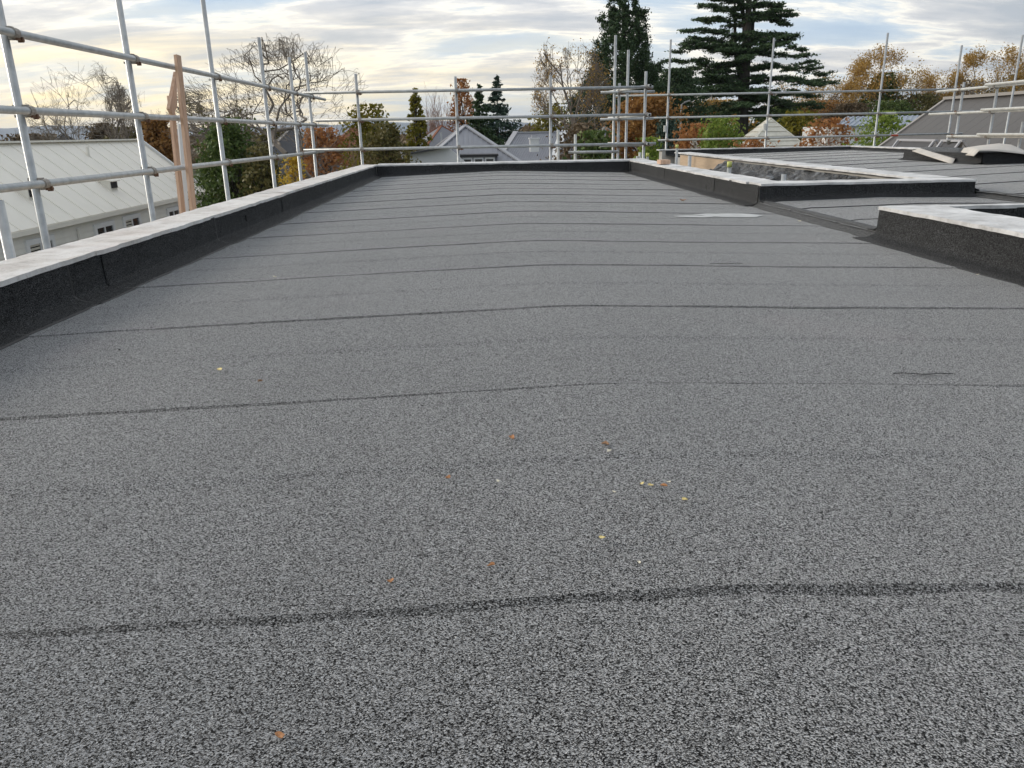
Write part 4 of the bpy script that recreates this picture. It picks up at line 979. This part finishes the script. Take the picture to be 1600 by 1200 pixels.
def shrub(px, top, pw, Y, label, leaf, n=5000, ls=.12, cat='shrub', shape='dome', seed=1, bark_='bark_dark', name='shrub', group=None, clumps=160, cs=.09, base_px=None, depth=None, zs=.6, flat=0.0, extra=None):
    base, W, Ht = place(px, top, pw, Y)
    r_ = empty(name, base, label, cat, group); rng = np.random.default_rng(seed)
    sh = {'dome': lambda v: np.sqrt(np.clip(1-(np.clip(v-.35, 0, 1)/.66)**2, 0, 1))*(.75+.25*np.clip(v/.35, 0, 1)),
          'cone': lambda v: np.clip(1.02-v, 0, 1)**.8*(.55+.45*np.clip(v/.12, 0, 1)),
          'column': lambda v: np.clip(1.0-v**3.0, 0, 1)**.8*(.75+.25*np.sin(v*3.1)),
          'cypress': lambda v: np.clip(1-np.clip((v-.18)/.86, 0, 1)**2.0, 0, 1)*(.86+.14*np.clip(v/.25, 0, 1))}[shape]
    cc, idx = lumpy(rng, n, sh, clumps, cs)
    tall = shape in ('cone', 'cypress', 'column')
    if tall:
        wv = np.clip(1.10-cc[:, 2], .08, 1); idx = rng.choice(clumps, n, p=wv/wv.sum())
    off = rng.normal(size=(n, 3))*np.array([cs*2, cs*2, cs*zs])*rng.uniform(.4, 1.0, n)[:, None]
    if tall: off *= (.25+.85*(1-cc[idx, 2]))[:, None]
    q = cc[idx]+off; q[:, 2] = np.clip(q[:, 2], .03, 1.02)
    C = q*np.array([W/2, (depth or W)/2, Ht])+np.array(base)
    V, Fc = leaves_np(rng, C, ls, flat=flat); under(obj_from('crown', V, Fc, leaf), r_)
    segs = []
    nst = 1 if shape in ('cone', 'column', 'cypress') else 5
    for k in range(nst):
        e = cc[rng.integers(0, clumps)]*np.array([W/2, W/2, Ht])*(.85 if nst > 1 else 1)
        if nst == 1: e = np.array([0, 0, Ht*.95])
        segs.append((*base, *(np.array(base)+e), max(.03, Ht*.016), .01, 0))
    V, Fc = tubes_np(np.array(segs)[:, :8], 7); under(obj_from('trunk', V, Fc, bark_, None, True), r_)
    # limbs reaching to the clumps
    k = min(60, clumps); s2 = []
    for c in cc[:k]:
        e = c*np.array([W/2, (depth or W)/2, Ht]); st = np.array([0, 0, max(.08*Ht, e[2]*.7)]); s2.append((*(np.array(base)+st), *(np.array(base)+e), max(.012, Ht*.004), .006, 2))
    V, Fc = tubes_np(np.array(s2)[:, :8], 4); under(obj_from('branches', V, Fc, bark_, None, True), r_)
    return r_
BARE = dict(levels=6, nch=(5, 4, 4, 4, 4), spread=(38, 34, 36, 40, 42), ratio=(.85, .68, .62, .6, .58), wig=.10, up=.10, fork=.45, r0=.018, trunk=.30, nseg=(4, 5, 4, 3, 3, 2), minr=.0006)
# bare trees at the left
decid(112, 92, 150, 60, 'bare tree left of the first two guard rail posts, above the pale house roof', dome=.5, seed=11, **BARE)
decid(196, 132, 95, 66, 'smaller bare tree just right of the second guard rail post', dome=.5, seed=12, **BARE)
decid(8, 188, 46, 95, 'small bare tree at the far left edge of the horizon', seed=13, **BARE)
# the big contorted bare tree
W_ = dict(levels=7, nch=(6, 4, 4, 4, 3, 3), spread=(62, 45, 48, 52, 55, 60), ratio=(1.05, .72, .68, .64, .62, .6), wig=.30, up=.07, fork=.6, r0=.024, trunk=.34, nseg=(4, 7, 6, 5, 4, 3, 3), minr=.00055, rexp=.5)
decid(446, 66, 330, 32, 'big contorted bare tree with twisting limbs behind the left scaffold corner', dome=.44, seed=23, name='contorted_tree', **W_)
# leafy things left of centre
shrub(352, 192, 112, 27, 'feathery dark green conifer between the timbers and the contorted tree', 'lf_green', 16000, .085, 'tree', 'dome', 3, name='feathery_conifer', clumps=240, cs=.10, zs=.5)
decid(345, 130, 90, 40, 'thin tree with sparse olive leaves behind the feathery conifer', leaf='lf_olive', nleaf=2500, lsize=.10, seed=31, name='sparse_tree', **BARE)
shrub(243, 190, 62, 62, 'orange autumn tree just right of the pale house ridge', 'lf_orange', 9000, .22, 'tree', 'dome', 4, name='autumn_tree', clumps=140)
shrub(190, 202, 60, 70, 'olive green tree behind the pale house ridge', 'lf_olive', 5000, .22, 'tree', 'dome', 5, name='leafy_tree')
shrub(160, 196, 60, 85, 'brownish bush behind the bare tree left', 'lf_brown', 4000, .25, 'tree', 'dome', 6, name='leafy_tree')
shrub(40, 212, 110, 90, 'low brown hedge tree at the far left below the hills', 'lf_brown', 5000, .25, 'tree', 'dome', 7, name='leafy_tree')
shrub(455, 250, 70, 24, 'yellow leaved bush low behind the scaffold corner', 'lf_yellow', 5000, .07, 'shrub', 'dome', 8, name='yellow_bush', clumps=120)
shrub(405, 236, 90, 26, 'olive brown bush below the contorted tree', 'lf_olive', 7000, .09, 'shrub', 'dome', 9)
shrub(505, 205, 95, 44, 'orange brown bush behind the twisted trunk', 'lf_rust', 6000, .15, 'shrub', 'dome', 10)
shrub(440, 205, 120, 58, 'olive hedge tree behind the twisted trunk', 'lf_olive', 6000, .2, 'tree', 'dome', 14, name='leafy_tree')
shrub(575, 170, 90, 34, 'olive gold topped bush right of the contorted tree', 'lf_gold', 9000, .10, 'tree', 'dome', 11, name='gold_bush', clumps=200)
shrub(600, 200, 90, 30, 'twiggy brown green thicket left of the grey hip roof', 'lf_olive', 8000, .085, 'shrub', 'dome', 12, clumps=220)
decid(545, 205, 150, 29, 'low tangle of bare brown twigs behind the far left parapet corner', seed=33, bark_='bark_warm', name='bare_thicket', cat='shrub', **dict(W_, levels=6, trunk=.12, r0=.02))
shrub(648, 140, 84, 42, 'golden green columnar conifer left of the bare pink tree', 'lf_gold', 12000, .11, 'tree', 'cone', 13, name='columnar_conifer', clumps=300, cs=.07, zs=.35)
decid(684, 126, 70, 62, 'slender bare pinkish tree behind the grey hip roof', seed=14, bark_='bark_pink', **dict(BARE, spread=(26, 26, 28, 32, 36)))
shrub(722, 128, 44, 62, 'russet tree behind the dark conifers', 'lf_rust', 5000, .12, 'tree', 'dome', 15, name='russet_tree', clumps=120)
# dark conifers in the middle: layered sprays
def conifer(px, top, pw, Y, label, leaf, seed, n_limb=230, per=95, ls=.11, droop=-.05, name='dark_conifer'):
    base, W, Ht = place(px, top, pw, Y); r_ = empty(name, base, label, 'tree'); rng = np.random.default_rng(seed)
    segs = [(base.x, base.y, GZ, base.x, base.y, GZ+Ht*.98, Ht*.02, .01, 0)]; C = []; s2 = []
    for k in range(n_limb):
        v = rng.uniform(.10, .985)**.9; a = rng.uniform(0, 2*np.pi); ln = W/2*min(1, (1.0-v)*1.3)*rng.uniform(.55, 1.15)
        p0 = np.array([base.x, base.y, GZ+v*Ht]); p1 = p0+np.array([ln*math.cos(a), ln*math.sin(a), ln*(droop+rng.uniform(-.12, .16))])
        s2.append((*p0, *p1, max(.012, ln*.014), .006, 2)); m_ = int(per*(.06+1.2*ln/(W/2)))+4
        t = rng.uniform(.18, 1.02, m_)**.8; q = p0+(p1-p0)*t[:, None]; sp = ln*.17*(1.15-t)[:, None]+.04
        C.append(q+rng.normal(size=(m_, 3))*np.array([1, 1, .38])*sp-np.array([0, 0, 1])*np.abs(rng.normal(size=(m_, 1)))*.06*ln)
    V, Fc = tubes_np(np.array(segs)[:, :8], 8); under(obj_from('trunk', V, Fc, 'bark_dark', None, True), r_)
    V, Fc = tubes_np(np.array(s2)[:, :8], 4); under(obj_from('branches', V, Fc, 'bark_dark', None, True), r_)
    V, Fc = leaves_np(rng, np.concatenate(C), ls, 2.2, .35); under(obj_from('crown', V, Fc, leaf), r_)
conifer(748, 130, 120, 50, 'left of the two dark conifers above the grey hip roof', 'lf_cypress', 41)
conifer(776, 116, 150, 53, 'taller bluish right conifer of the dark pair', 'lf_bluegreen', 42, droop=.02)
# tall bare tree with a few yellow leaves
decid(893, 48, 112, 66, 'tall thinly leaved tree left of the big dark cypress', leaf='lf_tan', nleaf=2200, lsize=.10, seed=19, dome=.5, name='tall_bare_tree', **dict(BARE, spread=(40, 34, 34, 36, 40), trunk=.36))
shrub(865, 165, 80, 78, 'yellow olive tree low between the dark conifers and the tall bare tree', 'lf_gold', 6000, .2, 'tree', 'dome', 17, name='leafy_tree')
shrub(925, 185, 90, 80, 'yellowish hedge at the foot of the tall bare tree', 'lf_yellow', 4000, .2, 'shrub', 'dome', 18)
# the big cypress
shrub(976, -30, 146, 72, 'big dense dark green cypress left of the cedar', 'lf_cypress', 120000, .125, 'tree', 'cypress', 43, name='big_cypress', clumps=620, cs=.06, zs=.5)
shrub(1056, 112, 100, 76, 'dark yew filling the gap between cypress and cedar', 'lf_cypress', 30000, .15, 'tree', 'dome', 44, name='dark_yew', clumps=260)
shrub(905, 200, 120, 26, 'red brown rhododendron bush behind the far parapet', 'lf_brown', 9000, .085, 'shrub', 'dome', 45, clumps=200)
shrub(930, 212, 110, 25, 'dark green rhododendron bush beside the corner tubes', 'lf_green', 9000, .09, 'shrub', 'dome', 46, clumps=200)
shrub(1010, 152, 120, 48, 'orange brown tree behind the scaffold corner cluster', 'lf_orange', 11000, .16, 'tree', 'dome', 47, name='autumn_tree', clumps=200)
shrub(1045, 186, 60, 44, 'blue green bush beside the street lamp', 'lf_bluegreen', 5000, .13, 'shrub', 'dome', 48)
shrub(1085, 198, 80, 42, 'rusty orange bush below the street lamp', 'lf_rust', 6000, .12, 'shrub', 'dome', 49)
shrub(1015, 223, 80, 22, 'bright green shrub behind the right parapet corner', 'lf_bright', 7000, .07, 'shrub', 'dome', 50, clumps=160)
shrub(1127, 190, 90, 36, 'light green bush left of the pale shingle roof', 'lf_bright', 8000, .095, 'shrub', 'dome', 51, clumps=180)
shrub(1175, 221, 110, 30, 'rust coloured clipped hedge in front of the pale shingle roof', 'lf_rust', 7000, .08, 'hedge', 'dome', 52, clumps=180)
shrub(1085, 222, 30, 30, 'small cream flowering bush in front of the rusty hedge', 'lf_white', 1500, .07, 'shrub', 'dome', 53)
shrub(1295, 190, 110, 40, 'red orange maple right of the pale shingle roof', 'lf_rust', 4500, .13, 'tree', 'dome', 54, name='red_maple', bark_='bark_pink', clumps=140)
shrub(1292, 204, 80, 38.5, 'pale whitish bush in front of the red maple', 'lf_white', 1500, .09, 'shrub', 'dome', 55, bark_='bark_pink')
shrub(1385, 180, 110, 34, 'yellow green bush left of the standing seam roof', 'lf_bright', 7000, .10, 'shrub', 'dome', 56, clumps=170)
shrub(1250, 178, 90, 60, 'olive yellow tree behind the pale shingle roof on its right', 'lf_gold', 6000, .18, 'tree', 'dome', 57, name='leafy_tree')
shrub(1120, 160, 130, 105, 'yellow autumn tree behind the cedar trunk on its left', 'lf_tan', 7000, .3, 'tree', 'dome', 58, name='autumn_tree')
shrub(1230, 165, 130, 100, 'dark green lower trees right of the cedar trunk', 'lf_green', 9000, .28, 'tree', 'dome', 59, name='leafy_tree')
decid(1105, 130, 70, 90, 'half bare tree between yew and cedar', leaf='lf_tan', nleaf=3000, lsize=.13, seed=60, name='half_bare_tree', bark_='bark_warm', **BARE)

# the cedar of Lebanon
CY = 85
base = at(1160, 215, y=CY); base = Vector((base.x, CY, GZ))
ced = empty('cedar_tree', base, 'huge cedar with flat layered dark branches above the right hand roof', 'tree')
rng = np.random.default_rng(77); segs = []; C = []; s2 = []
tr = [(1158, 260, .72), (1160, 190, .62), (1163, 130, .55), (1167, 70, .42), (1170, 10, .30), (1172, -70, .08)]
pts = [at(a, b, y=CY) for a, b, r in tr]; pts[0].z = GZ
for i in range(5): segs.append((*pts[i], *pts[i+1], tr[i][2], tr[i+1][2], 0))
for (pa, pb) in (((1161, 150), (1148, -30)), ((1164, 110), (1182, -40)), ((1165, 60), (1160, -60))):
    a, b = at(*pa, y=CY+.6), at(*pb, y=CY+1.5); mid = a.lerp(b, .4)+Vector(((b.x-a.x)*.35, 0, 0)); segs += [(*a, *mid, .26, .2, 0), (*mid, *b, .2, .06, 0)]
def limb(p0, p1, sag, r, dens=1.0):
    p0, p1 = np.array(p0), np.array(p1); ln = np.linalg.norm(p1-p0); k = 7; prev = p0
    for i in range(1, k+1):
        t = i/k; q = p0+(p1-p0)*t+np.array([0, 0, sag*ln*4*t*(1-t)])+rng.normal(size=3)*.02*ln*(t < 1)
        s2.append((*prev, *q, r*(1-.85*(i-1)/k), r*(1-.85*i/k), 2)); prev_ = prev; prev = q
        if t > .10:
            for c in range(int(3.6*dens+.5)):              # side sprays, flat plates of needles
                a = rng.uniform(0, 2*np.pi); sl2 = ln*rng.uniform(.08, .24)*(1.15-.5*t); e = q+np.array([math.cos(a)*sl2, math.sin(a)*sl2, sl2*rng.uniform(-.28, .30)])
                s2.append((*q, *e, .035, .012, 3)); m_ = int(84*dens*rng.uniform(.3, 1.2)); tt = rng.uniform(.1, 1.1, m_)[:, None]
                C.append(q+(e-q)*tt+rng.normal(size=(m_, 3))*np.array([.25, .25, .065]))
LIMBS = [((1162, 140), (1042, 118), .05), ((1162, 148), (1062, 142), .03), ((1163, 132), (1296, 128), .05), ((1162, 146), (1268, 150), .04), ((1165, 75), (1058, 82), .05), ((1166, 55), (1250, 78), .06), ((1162, 128), (1046, 95), .06), ((1163, 105), (1058, 112), .03), ((1164, 92), (1072, 68), .04), ((1165, 80), (1090, 60), .04), ((1166, 62), (1078, 48), .04), ((1167, 45), (1095, 30), .04), ((1168, 30), (1100, 8), .03), ((1169, 12), (1098, -8), .02), ((1170, 0), (1110, -25), 0),
 ((1163, 112), (1290, 116), .05), ((1162, 122), (1275, 132), .03), ((1164, 90), (1270, 95), .06), ((1166, 70), (1238, 55), .05), ((1167, 52), (1232, 62), .04), ((1168, 35), (1236, 24), .04), ((1169, 20), (1228, 38), .03), ((1170, 5), (1215, 12), .02), ((1170, -5), (1210, -20), 0),
 ((1162, 138), (1085, 128), .03), ((1163, 98), (1120, 100), .02), ((1164, 80), (1128, 78), .02), ((1161, 145), (1100, 146), .02), ((1162, 135), (1110, 118), .02), ((1163, 120), (1130, 122), .02),
 ((1161, 160), (1225, 160), .03), ((1161, 170), (1280, 168), .04), ((1161, 175), (1100, 170), .02), ((1161, 165), (1110, 185), .0), ((1161, 178), (1250, 186), .0), ((1161, 150), (1200, 152), 0)]
for pa, pb, sg in LIMBS:
    dy = rng.uniform(-4, 4); limb(at(*pa, y=CY), at(*pb, y=CY+dy), sg, .17, 1.25)
for k in range(10):                                       # shorter limbs between the tiers
    v = rng.uniform(.02, 1.0); p0 = pts[1].lerp(pts[4], v); sd_ = 1 if k % 2 else -1; ln = (7.6-4.2*v)*rng.uniform(.35, .95)
    limb(p0, (p0.x+sd_*ln, p0.y+rng.uniform(-3, 3), p0.z+ln*rng.uniform(-.10, .22)), rng.uniform(.0, .09), .10, .9)
for k in range(9):                                       # limbs towards and away from the camera
    v = rng.uniform(0, 1); p0 = pts[1].lerp(pts[4], v); a = rng.uniform(-1, 1)*.6+(math.pi/2 if k % 2 else -math.pi/2); ln = (6.5-3.5*v)*rng.uniform(.7, 1.1)
    limb(p0, (p0.x+ln*math.cos(a), p0.y+ln*math.sin(a), p0.z+ln*rng.uniform(-.05, .18)), .04, .14, 1.0)
V, Fc = tubes_np(np.array(segs)[:, :8], 9); under(obj_from('trunk', V, Fc, 'bark_dark', None, True), ced)
V, Fc = tubes_np(np.array(s2)[:, :8], 5); under(obj_from('branches', V, Fc, 'bark_dark', None, True), ced)
V, Fc = leaves_np(rng, np.concatenate(C), .13, 2.2, .4); under(obj_from('crown', V, Fc, 'lf_cedar'), ced)

# autumn trees on the right horizon
AUT = dict(BARE, spread=(52, 40, 36, 36, 38), trunk=.26, up=.07, nch=(5, 4, 4, 3, 3), r0=.014)
decid(1402, 70, 132, 92, 'round autumn tree with golden leaf tips behind the third right hand post', dome=.42, leaf='lf_tan', nleaf=9000, lsize=.125, seed=71, bark_='bark_warm', name='autumn_tree', topbias=.35, **AUT)
shrub(1385, 118, 70, 91, 'dark green ivy clad tree low inside the round autumn tree', 'lf_green', 6000, .25, 'tree', 'dome', 72, name='ivy_tree')
decid(1560, 75, 120, 88, 'golden topped autumn tree at the right edge', dome=.42, leaf='lf_tan', nleaf=9000, lsize=.125, seed=73, bark_='bark_grey', name='autumn_tree', topbias=.35, **AUT)
decid(1300, 112, 110, 110, 'hazy half bare tree right of the cedar tips', dome=.45, leaf='lf_tan', nleaf=4500, lsize=.13, seed=74, bark_='bark_warm', name='half_bare_tree', **AUT)
decid(1480, 105, 100, 112, 'reddish half bare tree between the two golden trees', dome=.45, leaf='lf_tan', nleaf=4500, lsize=.13, seed=75, bark_='bark_warm', name='half_bare_tree', **AUT)
decid(1345, 125, 90, 105, 'brown twiggy tree left of the round autumn tree', dome=.45, leaf='lf_brown', nleaf=4000, lsize=.13, seed=76, bark_='bark_warm', name='half_bare_tree', **AUT)
decid(1250, 120, 90, 120, 'pale twiggy tree seen under the right cedar limbs', dome=.45, leaf='lf_tan', nleaf=3000, lsize=.13, seed=78, bark_='bark_warm', name='half_bare_tree', **AUT)
for k, (px, top, pw, Y, mn, lb) in enumerate(((1290, 160, 120, 98, 'lf_orange', 'orange brown tree low behind the cedar right side'), (1440, 150, 120, 90, 'lf_olive', 'olive tree low left of the standing seam roof'), (1330, 165, 100, 84, 'lf_brown', 'brown tree low in front of the horizon trees'),
      (1510, 128, 120, 100, 'lf_brown', 'brown tree just above the standing seam ridge'), (1590, 120, 90, 95, 'lf_olive', 'olive tree at the right edge above the seam roof'), (1390, 160, 110, 86, 'lf_green', 'dark green tree low behind the third right post'), (1060, 175, 130, 95, 'lf_orange', 'orange tree low behind the dark yew'))):
    shrub(px, top, pw, Y, lb, mn, 12000, .16, 'tree', 'dome', 90+k, name='leafy_tree')
# far-off wood along the horizon
rng = np.random.default_rng(5); n = 26000
a = rng.uniform(R(-48), R(48), n); d_ = rng.uniform(150, 260, n); hmax = 5.6+1.0*np.sin(a*37)+.8*np.sin(a*91+2)
C = np.stack([d_*np.sin(a), d_*np.cos(a), GZ+rng.uniform(0, 1, n)*hmax], axis=1)
V, Fc = leaves_np(rng, C, 1.0); o = obj_from('distant_wood', V, Fc, 'lf_brown'); tag(o, 'far off brown wood along the horizon', 'wood', kind='stuff')

# ------------------------------------------------------------------ air
hz = MB().box((-9600, -9600, GZ-1.5), (9600, 9600, 230)).build('haze', 'grass'); hz.data.materials.clear()
hm = bpy.data.materials.new('haze'); hm.use_nodes = True; hn = hm.node_tree; hn.nodes.clear()
pv = hn.nodes.new('ShaderNodeVolumePrincipled'); pv.inputs['Color'].default_value = (.80, .88, 1.0, 1); pv.inputs['Density'].default_value = 9e-5; pv.inputs['Anisotropy'].default_value = .2
ho = hn.nodes.new('ShaderNodeOutputMaterial'); hn.links.new(pv.outputs[0], ho.inputs['Volume']); hz.data.materials.append(hm)
tag(hz, 'thin bluish haze in the distant air', 'haze', kind='stuff')
